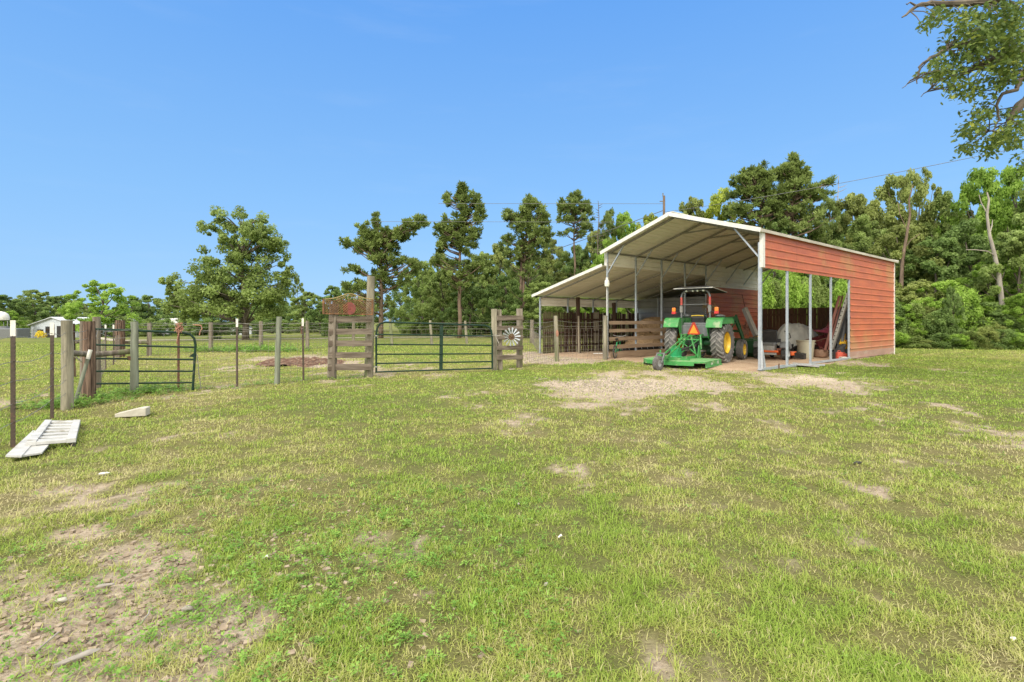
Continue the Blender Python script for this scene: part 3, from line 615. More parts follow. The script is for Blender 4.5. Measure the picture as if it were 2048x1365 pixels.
# ------------------------------------------------------------------ tractor (local +x is forward)
T0 = (6.93, 18.31); TH = math.atan2(.753, .657)
tr = thing('tractor', 'green farm tractor with yellow rims, sun canopy and front loader parked in the barn', 'tractor', (*T0, 0), TH)
def wheel(cx, cy, r, w, rim_r, out, rear):
    P = MB(); h = w/2; s = r-rim_r
    pr = [(rim_r, -h*.75), (rim_r+s*.35, -h*.98), (r-s*.28, -h*.95), (r-.045, -h*.8), (r-.03, 0), (r-.045, h*.8), (r-s*.28, h*.95), (rim_r+s*.35, h*.98), (rim_r, h*.75)]
    P.lathe(pr, (0, 0, 0), 'y', 48)
    if rear:
        n = 22
        for k in range(n):
            for sgn in (-1, 1):
                a0 = 2*math.pi*(k+(.5 if sgn > 0 else 0))/n
                secs = []
                for j in range(5):
                    f = j/4; yy = sgn*(.0+f*h*1.0); a = a0+.30*f*1.0; rr = r-.003-(.05 if j == 4 else (.012 if j == 3 else 0))
                    secs.append((yy, a, rr))
                for j in range(4):
                    vs = []
                    for (yy, a, rr) in (secs[j], secs[j+1]):
                        for da in (-.04, .04):
                            for dr in (-.07, 0):
                                aa = a+da*(1 if dr == 0 else 1.25); q = rr+dr
                                vs.append((q*math.cos(aa), yy, q*math.sin(aa)))
                    P.mi = 1
                    P.add(vs, [(0, 1, 3, 2), (4, 6, 7, 5), (0, 4, 5, 1), (2, 3, 7, 6), (1, 5, 7, 3), (0, 2, 6, 4)])
        P.mi = 0
    else:
        for yy in (-h*.55, -h*.2, h*.2, h*.55): P.lathe([(r-.05, yy-.018), (r-.005, yy-.012), (r-.005, yy+.012), (r-.05, yy+.018)], (0, 0, 0), 'y', 40)
    wh = bpy.data.objects.new('rear_wheel' if rear else 'front_wheel', None); COL.objects.link(wh); wh.parent = tr; wh.location = (cx, cy, r)
    P.build('tyre', [M['tyre'], M['tyre_lug']], wh, True)
    Q = MB(); o = out
    Q.lathe([(rim_r+.02, -h*.78), (rim_r+.02, h*.78), (rim_r-.03, h*.78), (rim_r-.05, h*.5), (rim_r-.06, o*h*.15), (rim_r*.5, o*h*.05), (rim_r*.42, o*h*.42), (.0, o*h*.42)][::1], (0, 0, 0), 'y', 32)
    Q.lathe([(rim_r-.03, -h*.78), (rim_r-.06, -h*.4), (rim_r-.07, 0)], (0, 0, 0), 'y', 32)
    for a in range(8): Q.cyl((rim_r*.3*math.cos(a*.785), o*h*.40, rim_r*.3*math.sin(a*.785)), (rim_r*.3*math.cos(a*.785), o*h*.5, rim_r*.3*math.sin(a*.785)), .018, n=6)
    Q.build('rim', M['yellow'], wh, True)
for cy, s in ((-.845, -1), (.845, 1)): wheel(0, cy, .73, .43, .40, s, True)
for cy, s in ((-.86, -1), (.78, 1)): wheel(2.2, cy, .40, .27, .235, s, False)
# fenders
for s in (-1, 1):
    b = MB(); y0, y1 = s*.50, s*1.06
    prof = [(-.74, 1.30), (-.64, 1.56), (-.52, 1.63), (.45, 1.63), (.62, 1.52)]
    for i in range(4):
        (xa, za), (xb, zb) = prof[i], prof[i+1]
        b.add([(xa, y0, za), (xa, y1, za-.0), (xb, y1, zb), (xb, y0, zb), (xa, y0, za-.025), (xa, y1, za-.025), (xb, y1, zb-.025), (xb, y0, zb-.025)], [(0, 1, 2, 3), (7, 6, 5, 4), (0, 4, 5, 1), (2, 6, 7, 3), (1, 5, 6, 2), (3, 7, 4, 0)])
    b.prism([(-.52, 1.60), (.45, 1.60), (.62, 1.50), (.62, 1.42), (-.70, 1.40), (-.62, 1.54)], (0, y1, 0), (1, 0, 0), (0, 0, 1), (0, -s*.02, 0))
    b.prism([(-.70, 1.42), (-.52, 1.60), (.5, 1.60), (.6, .95), (.25, .62), (-.12, .62), (-.45, .9)], (0, y0, 0), (1, 0, 0), (0, 0, 1), (0, s*.02, 0))
    b.build('fender', M['green'], tr, bevel=.008)
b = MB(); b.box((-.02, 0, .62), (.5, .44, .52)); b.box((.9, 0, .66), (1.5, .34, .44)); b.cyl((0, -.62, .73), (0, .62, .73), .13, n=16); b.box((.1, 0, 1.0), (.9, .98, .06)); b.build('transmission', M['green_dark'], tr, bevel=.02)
b = MB(); b.box((-.30, 0, 1.16), (.16, .96, .42)); b.box((-.2, 0, 1.40), (.3, .9, .10)); b.build('rear_console', M['greyp'], tr, bevel=.03)
b = MB(); b.prism([(1.05, .75), (1.05, 1.50), (1.3, 1.56), (2.35, 1.36), (2.55, 1.2), (2.55, .75)], (0, -.33, 0), (1, 0, 0), (0, 0, 1), (0, .66, 0)); b.build('hood', M['green'], tr, bevel=.04)
b = MB(); b.prism([(1.3, 1.1), (2.4, 1.05), (2.4, 1.0), (1.3, 1.03)], (0, -.337, 0), (1, 0, 0), (0, 0, 1), (0, .674, 0)); b.build('hood_stripe', M['yellow'], tr)
b = MB(); b.box((.15, 0, 1.33), (.48, .5, .12)); b.box((-.08, 0, 1.52), (.12, .5, .34), Matrix.Rotation(R(-10), 3, 'Y')); b.build('seat', M['black'], tr, bevel=.04)
b = MB(); b.tube([(-.15, -.23, 1.70), (-.15, 0, 1.715), (-.15, .23, 1.70)], .018, 6); b.build('seat_edge', M['yellow'], tr)
b = MB(); c = Vector((.82, 0, 1.62)); b.tube([(c.x+.19*math.cos(a)*.5, .19*math.sin(a), c.z+.19*math.cos(a)*.85) for a in np.linspace(0, 2*math.pi, 20, False)], .014, 6, closed=True); b.cyl((.82, 0, 1.62), (1.1, 0, 1.3), .025, n=8); b.build('steering_wheel', M['black'], tr)
# roll bar, canopy, lamps
b = MB(); yb = .52
pts = [(-.35, -yb, .95), (-.35, -yb, 2.42), (-.35, -yb+.04, 2.54), (-.35, -yb+.13, 2.61), (-.35, -yb+.25, 2.63), (-.35, yb-.25, 2.63), (-.35, yb-.13, 2.61), (-.35, yb-.04, 2.54), (-.35, yb, 2.42), (-.35, yb, .95)]
b.tube(pts, .034, 8); b.beam((-.33, -yb, 2.12), (-.33, yb, 2.12), .02, .02); rb = b.build('roll_bar', M['greyp'], tr, True)
for s in (-1, 1):
    b = MB(); b.cyl((-.35, s*yb, 2.10), (-.35, s*yb, 2.38), .042, n=10); b.build('red_tape', M['rops_red'], rb, True)
    b = MB(); b.box((-.35, s*yb, 1.95), (.12, .035, .26)); b.box((-.35, s*yb, 1.95), (.08, .10, .22)); b.build('hinge_plate', M['galv_dull'], rb, bevel=.006)
    b = MB(); b.box((-.42, s*.78, 1.93), (.08, .13, .15)); lo = b.build('turn_lamp', M['lamp_orange'], tr, bevel=.02)
    b = MB(); b.box((-.42, s*.78, 1.81), (.085, .15, .085)); b.build('tail_lens', M['lamp_red'], lo, bevel=.01)
    b = MB(); b.beam((-.38, s*.55, 1.85), (-.40, s*.74, 1.85), .02, .02); b.build('lamp_bracket', M['black'], lo)
    b = MB(); b.tube([(-.35, s*(yb+.03), 1.85), (-.33, s*(yb-.1), 1.75), (-.3, s*(yb-.12), 1.55), (-.25, s*(yb-.04), 1.45)], .012, 5); b.build('hose', M['black'], tr)
b = MB()
b.add([(-.60, -.70, 2.70), (-.60, .70, 2.70), (1.02, .66, 2.60), (1.02, -.66, 2.60), (-.45, -.50, 2.77), (-.45, .50, 2.77), (.85, .46, 2.70), (.85, -.46, 2.70)],
      [(0, 1, 5, 4), (1, 2, 6, 5), (2, 3, 7, 6), (3, 0, 4, 7), (4, 5, 6, 7)])
b.add([(-.60, -.70, 2.67), (-.60, .70, 2.67), (1.02, .66, 2.57), (1.02, -.66, 2.57), (-.60, -.70, 2.70), (-.60, .70, 2.70), (1.02, .66, 2.60), (1.02, -.66, 2.60)], [(4, 5, 1, 0), (5, 6, 2, 1), (6, 7, 3, 2), (7, 4, 0, 3)])
cn = b.build('canopy', M['canopy_top'], tr)
b = MB(); b.tube([(-.61, -.71, 2.70), (-.61, .71, 2.70), (1.03, .67, 2.60), (1.03, -.67, 2.60)], .014, 6, closed=True); b.build('canopy_edge', M['white_trim'], cn)
b = MB(); b.add([(-.58, -.68, 2.668), (-.58, .68, 2.668), (1.0, .64, 2.568), (1.0, -.64, 2.568), (-.45, -.5, 2.73), (-.45, .5, 2.73), (.85, .46, 2.64), (.85, -.46, 2.64)], [(0, 1, 5, 4), (1, 2, 6, 5), (2, 3, 7, 6), (3, 0, 4, 7), (4, 5, 6, 7)]); b.build('canopy_lining', M['black'], cn)
for y in (-.31, -.10, .07, .31):
    b = MB(); b.lathe([(0, -.02), (.028, -.02), (.036, 0), (.036, .04), (0, .05)], (-.43, y, 2.61), 'x', 14); b.build('work_light', M['lamp_clear'], tr, True)
# slow moving vehicle triangle
o = bpy.data.objects.new('safety_triangle', None); COL.objects.link(o); o.parent = tr; o.location = (-.47, .02, 1.16)
tri = lambda k, c: [(-.21*k, -.0-(.10)*k+c), (-.16*k, -.13*k+c), (.16*k, -.13*k+c), (.21*k, -.10*k+c), (.035*k, .27*k+c), (-.035*k, .27*k+c)]
b = MB(); b.prism(tri(1.12, 0), (0, 0, 0), (0, 1, 0), (0, 0, 1), (.012, 0, 0)); b.build('border', M['red_sign'], o)
b = MB(); b.prism([(-.155, -.10), (.155, -.10), (0, .22)], (-.004, 0, 0), (0, 1, 0), (0, 0, 1), (.004, 0, 0)); b.build('panel', M['orange_sign'], o)
# three point hitch
o = bpy.data.objects.new('three_point_hitch', None); COL.objects.link(o); o.parent = tr
for s in (-1, 1):
    b = MB(); b.cyl((-.35, s*.28, 1.02), (-.80, s*.34, 1.00), .028, n=8); b.build('lift_arm', M['green'], o)
    b = MB(); b.cyl((-.78, s*.34, 1.0), (-.86, s*.40, .52), .022, n=8); b.cyl((-.80, s*.35, .9), (-.84, s*.38, .66), .036, n=8); b.build('lift_link', M['green'], o)
    b = MB(); b.beam((-.15, s*.30, .42), (-.98, s*.42, .46), .03, .07); b.build('lower_link', M['galv_dull'], o)
b = MB(); b.cyl((-.30, 0, 1.0), (-.95, 0, .95), .03, n=8); b.box((-.32, 0, .96), (.14, .3, .14)); b.build('top_link', M['green'], o)
b = MB(); rr = random.Random(8)
for k in range(9): b.tube([(-.34, rr.uniform(-.3, .3), rr.uniform(.8, 1.1)), (-.6, rr.uniform(-.35, .35), rr.uniform(.55, .8)), (-.45, rr.uniform(-.35, .35), rr.uniform(.5, .8))], .012, 5)
b.build('hydraulic_hoses', M['rubber'], o)
b = MB(); b.cyl((-.3, 0, .62), (-1.7, -.02, .52), .05, n=10); b.cyl((-.3, 0, .62), (-.5, 0, .6), .09, n=12); b.build('drive_shaft', M['rubber'], o)
# loader
for s in (-1, 1):
    yy = s*.56
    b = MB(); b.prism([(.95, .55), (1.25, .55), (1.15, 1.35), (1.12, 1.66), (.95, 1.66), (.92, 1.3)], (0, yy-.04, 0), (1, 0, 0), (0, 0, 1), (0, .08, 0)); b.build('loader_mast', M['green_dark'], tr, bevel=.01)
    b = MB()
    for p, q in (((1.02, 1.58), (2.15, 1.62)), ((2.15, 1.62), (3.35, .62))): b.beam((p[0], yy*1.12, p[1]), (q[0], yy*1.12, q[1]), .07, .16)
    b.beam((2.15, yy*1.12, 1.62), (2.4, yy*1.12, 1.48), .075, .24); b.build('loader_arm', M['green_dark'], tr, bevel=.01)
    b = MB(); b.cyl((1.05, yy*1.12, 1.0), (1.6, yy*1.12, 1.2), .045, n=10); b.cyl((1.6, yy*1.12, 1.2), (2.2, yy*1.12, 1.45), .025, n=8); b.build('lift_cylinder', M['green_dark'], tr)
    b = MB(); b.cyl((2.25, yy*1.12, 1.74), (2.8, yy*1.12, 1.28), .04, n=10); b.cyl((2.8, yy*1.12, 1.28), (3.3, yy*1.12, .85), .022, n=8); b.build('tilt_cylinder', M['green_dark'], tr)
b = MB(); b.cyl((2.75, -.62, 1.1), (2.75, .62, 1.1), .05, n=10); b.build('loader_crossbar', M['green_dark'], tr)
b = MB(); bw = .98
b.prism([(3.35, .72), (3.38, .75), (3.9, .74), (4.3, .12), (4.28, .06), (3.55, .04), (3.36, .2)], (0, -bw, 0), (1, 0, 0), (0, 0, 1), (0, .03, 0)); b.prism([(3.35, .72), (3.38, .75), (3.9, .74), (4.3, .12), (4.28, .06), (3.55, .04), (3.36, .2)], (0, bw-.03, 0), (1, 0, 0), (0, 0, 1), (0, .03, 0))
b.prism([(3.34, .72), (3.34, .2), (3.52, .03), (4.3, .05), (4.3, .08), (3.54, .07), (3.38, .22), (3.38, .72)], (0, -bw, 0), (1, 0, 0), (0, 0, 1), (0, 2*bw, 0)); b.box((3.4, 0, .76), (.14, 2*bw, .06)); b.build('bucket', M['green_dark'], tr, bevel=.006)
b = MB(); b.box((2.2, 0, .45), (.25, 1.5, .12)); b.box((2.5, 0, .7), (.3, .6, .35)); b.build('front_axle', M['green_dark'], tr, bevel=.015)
b = MB(); b.box((1.55, -.46, .95), (.42, .16, .26)); b.build('battery_box', M['greyl'], tr, bevel=.012)
b = MB(); b.beam((1.85, -.42, 1.1), (1.85, -.42, 1.45), .1, .12); b.build('side_tank', M['white_trim'], tr, bevel=.01)
b = MB(); b.ell((.35, .62, 1.70), (.22, .14, .07), 10, 6); b.ell((.3, -.66, 1.69), (.3, .16, .06), 10, 6, wob=.3); b.build('cushion', M['greyp'], tr, True)
for k in range(4):
    b = MB(); b.cyl((.35+.05*k, -.42-.05*k, 1.62), (.32+.05*k, -.44-.05*k, 1.76), .008, n=5); b.ell((.32+.05*k, -.44-.05*k, 1.78), (.018, .018, .025), 8, 5); b.build('lever', M['black'], tr)

# ------------------------------------------------------------------ rotary cutter hitched behind
mo = thing('rotary_cutter', 'green rotary mower deck with tail wheel hitched behind the tractor', 'mower', (*T0, 0), TH)
poly = [(-.92, -1.10), (-2.50, -1.14), (-2.72, -.85), (-2.86, -.3), (-2.86, .35), (-2.62, .85), (-2.25, 1.10), (-.92, 1.10)]
b = MB(); b.prism(poly, (0, 0, .20), (1, 0, 0), (0, 1, 0), (0, 0, .012)); b.build('deck_top', M['green_dusty'], mo)
b = MB(); n = len(poly)
for i in range(n):
    p, q = poly[i], poly[(i+1) % n]; z0 = .03 if i == 0 else (.16 if i == 7 else (.16 if i == 1 else .075))
    if i == 6: z0 = .04
    b.beam((p[0], p[1], (z0+.205)/2), (q[0], q[1], (z0+.205)/2), .012, .205-z0)
b.beam((-.92, -1.12, .035), (-2.5, -1.16, .035), .04, .05); b.beam((-2.25, 1.12, .03), (-.92, 1.12, .03), .04, .05); b.build('deck_skirt', M['green'], mo)
def text(s, size, m, parent, mtx, name='lettering'):
    cu = bpy.data.curves.new(name, 'FONT'); cu.body = s; cu.size = size; cu.extrude = .001; cu.align_x = 'CENTER'; cu.align_y = 'CENTER'; cu.offset = .002
    o = bpy.data.objects.new(name, cu); COL.objects.link(o)
    dg = bpy.context.evaluated_depsgraph_get(); me = bpy.data.meshes.new_from_object(o.evaluated_get(dg)); bpy.data.objects.remove(o)
    me.transform(mtx); me.materials.clear(); me.materials.append(m)
    return link_mesh(name, me, parent)
mt = Matrix.Translation((-2.04, -1.131, .123)) @ Matrix.Rotation(R(-1.4), 4, 'Z') @ Matrix.Rotation(R(90), 4, 'X')
text('Frontier', .125, M['white_trim'], mo, mt)
text('2072', .13, M['white_trim'], mo, Matrix.Translation((-1.36, -1.118, .123)) @ Matrix.Rotation(R(-1.4), 4, 'Z') @ Matrix.Rotation(R(90), 4, 'X'))
b = MB(); b.box((-1.95, .06, .45), (.28, .28, .30)); b.cyl((-1.95, .06, .2), (-1.95, .06, .32), .2, n=16); b.box((-1.95, .06, .62), (.2, .2, .06)); b.cyl((-1.80, .06, .47), (-1.6, .05, .49), .09, n=12); b.build('gearbox', M['green_teal'], mo, bevel=.03)
b = MB(); b.beam((-1.1, .32, .25), (-2.8, .05, .26), .09, .09); b.beam((-1.1, -.32, .25), (-2.8, -.02, .26), .09, .09); b.beam((-2.3, -.55, .235), (-2.3, .45, .235), .08, .06); b.build('deck_braces', M['green'], mo, bevel=.006)
b = MB(); b.beam((-2.55, .06, .32), (-3.85, -.24, .36), .11, .10); b.box((-3.95, -.27, .40), (.14, .16, .2)); b.cyl((-3.98, -.30, .35), (-3.98, -.30, .62), .028, n=8); b.build('tail_beam', M['green'], mo, bevel=.01)
b = MB(); b.beam((-3.98, -.44, .52), (-3.98, -.21, .52), .09, .04); b.beam((-3.98, -.44, .52), (-4.24, -.46, .24), .03, .07); b.beam((-3.98, -.21, .52), (-4.24, -.24, .24), .03, .07); b.build('tail_fork', M['greyp'], mo)
b = MB(); b.lathe([(.10, -.06), (.18, -.075), (.225, -.055), (.235, 0), (.225, .055), (.18, .075), (.10, .06)], (0, 0, 0), 'y', 28); tw = b.build('tail_wheel', M['tyre'], mo, True, loc=(-4.25, -.35, .235)); tw.rotation_euler.z = R(-8)
b = MB(); b.lathe([(.0, -.05), (.115, -.06), (.12, .06), (.0, .05)], (0, 0, 0), 'y', 20); b.build('rim', M['greyl'], tw, True)
for s in (-1, 1):
    b = MB(); b.beam((-1.02, s*.30, .22), (-1.0, s*.08, 1.02), .05, .025, (1, 0, 0)); b.build('mast', M['green'], mo)
    b = MB(); b.beam((-1.0, s*.07, 1.02), (-3.1, s*.10-.03, .36), .03, .045); b.build('stay', M['green'], mo)
b = MB(); b.cyl((-1.05, .4, .25), (-1.0, -.35, .85), .02, n=7); b.cyl((-1.05, -.4, .25), (-1.0, .35, .85), .02, n=7); b.beam((-1.0, -.38, .86), (-1.0, .38, .86), .035, .05); b.build('hitch_frame', M['green'], mo)
for s in (-1, 1):
    b = MB(); b.prism([(-.17, 0), (.17, 0), (.05, .45), (-.05, .45)], (-1.1, s*.42-.01, .21), (1, 0, 0), (0, 0, 1), (0, .025, 0)); b.build('lug_plate', M['green'], mo)
# ------------------------------------------------------------------ things stored in the barn
def loc3(p): return (p[0], p[1], 0)
# zero turn mower seen from behind
zx, zy = AT(1543, 19.4); zt = thing('riding_mower', 'orange zero-turn riding mower with grey fenders, seen from behind between the opening posts', 'lawn mower', (zx, zy, 0), R(46))
for s in (-1, 1):
    b = MB(); b.lathe([(.12, -.11), (.2, -.12), (.245, -.09), (.25, 0), (.245, .09), (.2, .12), (.12, .11)], (0, 0, 0), 'y', 26); w = b.build('rear_wheel', M['rubber'], zt, True, loc=(0, s*.50, .25))
    b = MB(); b.lathe([(0, s*.03), (.05, s*.03), (.07, s*.06), (.12, s*.115), (.13, 0), (0, -s*.02)], (0, 0, 0), 'y', 22); b.build('rim', M['greyl'], w, True)
    b = MB(); b.prism([(-.30, .48), (-.27, .62), (-.18, .70), (.25, .72), (.42, .62), (.5, .45), (.3, .40), (.2, .52), (-.15, .52), (-.22, .44)], (0, s*.48-.12, 0), (1, 0, 0), (0, 0, 1), (0, .24, 0)); b.build('fender', M['greyp'], zt, bevel=.03)
    b = MB(); b.lathe([(.05, -.05), (.12, -.06), (.14, 0), (.12, .06), (.05, .05)], (0, 0, 0), 'y', 16); b.build('caster_wheel', M['rubber'], zt, True, loc=(1.35, s*.38, .14))
    b = MB(); b.tube([(.5, s*.42, .62), (.58, s*.44, .80), (.62, s*.52, .86), (.55, s*.50, 1.0), (.35, s*.36, 1.12)], .018, 6); b.build('lap_bar', M['black'], zt)
b = MB(); b.box((.05, 0, .74), (.5, .52, .14)); b.box((-.18, 0, .95), (.14, .50, .40), Matrix.Rotation(R(-12), 3, 'Y')); b.ell((-.22, 0, 1.10), (.07, .25, .09), 14, 8); b.build('seat', M['black'], zt, bevel=.06)
b = MB(); b.box((-.28, 0, .62), (.36, .5, .12)); b.build('engine_cover', M['greyp'], zt, bevel=.04)
b = MB(); b.box((-.25, 0, .45), (.34, .42, .24)); b.cyl((-.44, -.12, .48), (-.3, -.12, .48), .08, n=14)
for k in range(5): b.box((-.43, .02+.05*k, .46), (.05, .022, .16))
b.build('engine', M['greyl'], zt, bevel=.01)
b = MB(); b.box((-.42, 0, .34), (.10, .72, .07)); b.box((.4, 0, .36), (1.6, .5, .05)); b.build('frame', M['orange'], zt, bevel=.015)
b = MB(); b.box((-.44, 0, .25), (.04, .6, .08)); b.build('bumper', M['greyl'], zt)
b = MB(); b.prism([(.45, -.62), (.6, -.68), (1.15, -.6), (1.3, 0), (1.15, .6), (.6, .64), (.45, .5)], (0, 0, .16), (1, 0, 0), (0, 1, 0), (0, 0, .14)); b.build('cutting_deck', M['orange'], zt, bevel=.02)
b = MB(); b.prism([(.55, .22), (.95, .24), (.95, .02), (.6, .03)], (0, -.98, 0), (1, 0, 0), (0, 0, 1), (0, .32, .04)); b.build('discharge_chute', M['black'], zt)
# tarp covered machine
x, y = AT(1596, 22.2); o = thing('covered_machine', 'machine under a crumpled grey white tarp in front of the brown privacy fence', 'tarp', (x, y, 0), R(12))
n = 46; vs = []; fs = []
for j in range(n):
    for i in range(n):
        u = i/(n-1)*2-1; v = j/(n-1)*2-1; q = max(abs(u), abs(v)); rr = math.hypot(u, v)+1e-9; k = q/rr if rr > 1e-6 else 1
        X = u*k*1.05; Yv = v*k*.70; t = min(1, q)
        zz = .50+.92*max(0, 1-t**2.6)**.62*(1-.32*u*k*.9)
        zz += (float(fbm(X*3+9, Yv*3+4, 2, 4))-.5)*.20-abs(float(fbm(X*5+3, Yv*5, 8, 3))-.5)*.28+(-.10 if t > .93 else 0)
        vs.append((X*(1+.06*math.sin(9*v+4*u)), Yv, zz))
for j in range(n-1):
    for i in range(n-1): fs.append((j*n+i, j*n+i+1, (j+1)*n+i+1, (j+1)*n+i))
b = MB(); b.add(vs, fs); b.build('tarp', M['tarp'], o, True)
b = MB(); b.box((0, 0, .42), (1.5, .9, .3)); b.build('chassis', M['black'], o, bevel=.03)
for sx in (-.6, .6):
    for sy in (-.42, .42):
        b = MB(); b.lathe([(.1, -.1), (.25, -.1), (.28, 0), (.25, .1), (.1, .1), (.1, -.1)], (0, 0, 0), 'y', 20); b.build('wheel', M['rubber'], o, True, loc=(sx, sy, .28))
# bin, tub, pink seat, red tray
x, y = G(1620, 718); o = thing('trash_can', 'beige plastic trash can standing open behind the opening posts', 'trash can', (x, y+.3, 0))
b = MB(); b.lathe([(0, .02), (.25, .0), (.27, .05), (.325, .68), (.35, .69), (.352, .73), (.33, .73), (.30, .66), (.24, .06), (0, .05)], n=32); b.build('body', M['beige'], o, True)
for s in (-1, 1):
    b = MB(); b.tube([(s*.33, -.06, .6), (s*.38, -.05, .58), (s*.38, .05, .58), (s*.33, .06, .6)], .014, 6); b.build('handle', M['beige'], o)
x, y = G(1649, 716); b = MB(); b.lathe([(0, 0), (.22, 0), (.27, .05), (.28, .27), (.24, .33), (.21, .30), (0, .28)], (0, 0, 0), n=22)
o = b.build('tub', M['brown'], smooth=True, loc=(x, y+.25, 0)); tag(o, 'squat brown tub on the barn floor right of the beige trash can', 'tub')
b = MB(); rr = random.Random(2)
for k in range(4): b.tube([(rr.uniform(-.2, .2), rr.uniform(-.2, .2), .27), (rr.uniform(-.2, .2), rr.uniform(-.2, .2), .42), (rr.uniform(-.2, .2), rr.uniform(-.2, .2), .33)], .03, 6)
tag(b.build('hose_coil', M['rust_red'], smooth=True, loc=(x, y+.25, 0)), 'loose red brown hose heaped on the squat brown tub', 'hose')
x, y = AT(1648, 21.4); o = thing('plastic_seat', 'faded pink moulded seat lying on the heap behind the red brown boards', 'seat', (x, y, .95), R(-20))
b = MB(); b.prism([(-.38, .12), (-.36, .17), (-.08, .18), (.12, .30), (.24, .58), (.30, .57), (.26, .10), (.1, .02)], (0, -.22, 0), (1, 0, 0), (0, 0, 1), (0, .44, 0)); b.build('shell', M['pink'], o, bevel=.04)
x, y = AT(1640, 21.2); o = thing('wheelbarrow', 'dark red wheelbarrow tray tipped behind the trash can', 'wheelbarrow', (x, y, .62), R(8))
b = MB(); b.add([(-.5, -.35, .02), (.5, -.35, .30), (.5, .35, .30), (-.5, .35, .02), (-.15, -.2, -.25), (.35, -.2, -.12), (.35, .2, -.12), (-.15, .2, -.25)], [(0, 1, 5, 4), (1, 2, 6, 5), (2, 3, 7, 6), (3, 0, 4, 7), (4, 5, 6, 7)]); b.build('tray', M['darkred'], o)
b = MB(); b.tube([(-.52, -.36, .03), (.52, -.36, .32), (.52, .36, .32), (-.52, .36, .03)], .016, 6, closed=True); b.build('rim', M['brown'], o)
b = MB(); b.lathe([(.05, -.04), (.17, -.05), (.2, 0), (.17, .05), (.05, .04)], (.0, 0, -.42), 'y', 18); b.build('wheel', M['rubber'], o, True)
b = MB(); b.beam((-.6, -.25, -.2), (.4, -.2, -.3), .03, .03); b.beam((-.6, .25, -.2), (.4, .2, -.3), .03, .03); b.beam((.3, -.2, -.3), (.35, -.2, -.62), .03, .03); b.beam((.3, .2, -.3), (.35, .2, -.62), .03, .03); b.build('frame', M['black'], o)
x, y = AT(1652, 21.6); b = MB(); rr = random.Random(4)
for k in range(9): b.ell((rr.uniform(-.5, .5), rr.uniform(-.25, .25), rr.uniform(.1, .72)), (rr.uniform(.12, .25), rr.uniform(.12, .2), rr.uniform(.08, .16)), 9, 6, wob=.25, seed=k)
tag(b.build('junk_pile', M['rubber'], smooth=True, loc=(x, y, 0)), 'dark pile of odds and ends beneath the pink seat', 'junk')
# ladder and boards leaning in the opening
o = thing('ladder', 'aluminium extension ladder leaning at the edge of the red wall', 'ladder', (0, 0, 0))
p0, p1 = W3(1662, 700, 20.4), W3(1697, 586, 19.45)
for off in (Vector((0, 0, 0)), Vector((.26, .30, 0))):
    b = MB(); b.beam(p0+off, p1+off, .022, .115, (-.9, .3, .25)); rail_ = b.build('side_rail', M['alu'], o)
    d = (p1-p0)
    for k in range(14):
        c = p0+off+d*(k+.6)/14
        for e in ((-.028, .028) if k < 12 else (0,)):
            b = MB(); b.cyl(c+Vector((e-.004, -.016, e*.1)), c+Vector((e-.004, .016, e*.1)), .020, n=8); b.build('rung_hole_shade', M['black'], rail_)  # black plugs on the rail, coloured as the shade inside rung holes
for k in range(7):
    c = p0+(p1-p0)*(k+.6)/7; b = MB(); b.cyl(c, c+Vector((.26, .30, 0)), .016, n=8); b.build('rung', M['alu'], o)
for (a, c2, d, lab) in (((1650, 701), (1679, 592), 20.2, 'wider red brown board leaning left of the ladder'), ((1657, 700), (1685.5, 592), 20.35, 'narrower red brown board leaning right against the ladder')):
    b = MB(); b.beam(W3(a[0], a[1], d), W3(c2[0], c2[1], d-.5), .10 if 'wider' in lab else .06, .03, (0, 1, .2)); tag(b.build('board', M['redboard']), lab, 'board')
def sack(px, py, Y, r, m, name, lab, cat, seed=1, wob=.3):
    p = W3(px, py, Y); b = MB(); b.ell((0, 0, 0), r, 14, 9, wob=wob, seed=seed); tag(b.build(name, M[m], smooth=True, loc=tuple(p)), lab, cat)
x, y = AT(1672, 19.7); b = MB(); b.prism([(-.12, 0), (.14, 0), (.38, .55), (.34, .62), (.05, .40), (-.10, .2)], (0, -.1, 0), (1, 0, 0), (0, 0, 1), (0, .25, 0)); tag(b.build('bag', M['rubber'], bevel=.05, loc=(x, y, 0)), 'black bag slumped at the foot of the ladder', 'bag')
def can(px, Y, m, w, h, lab, z=0, ang=0):
    x, y = AT(px, Y); o = thing('fuel_can', lab, 'fuel can', (x, y, z), ang)
    b = MB(); b.box((0, 0, h*.42), (w, w*.62, h*.84)); b.build('body', M[m], o, bevel=.03)
    b = MB(); b.tube([(-w*.25, 0, h*.84), (-w*.2, 0, h), (w*.12, 0, h), (w*.2, 0, h*.84)], .014, 6); b.build('handle', M[m], o)
    b = MB(); b.cyl((w*.33, 0, h*.82), (w*.42, 0, h*1.05), .022, n=8); b.build('spout', M['black'], o)
can(1678.5, 19.5, 'redp', .22, .34, 'red fuel can beside the black bag')
can(1688, 19.6, 'redp', .24, .26, 'low red fuel can nearest the red wall', 0, .3)
b = MB(); b.box((0, 0, .06), (.24, .16, .12)); tag(b.build('paint_tin', M['concrete'], bevel=.02, loc=(*AT(1686, 19.2), 0)), 'small pale box on the floor in front of the low red fuel can', 'box')
can(1691, 20.0, 'yellowp', .28, .36, 'yellow fuel can standing above the red ones by the wall', .38, .4)
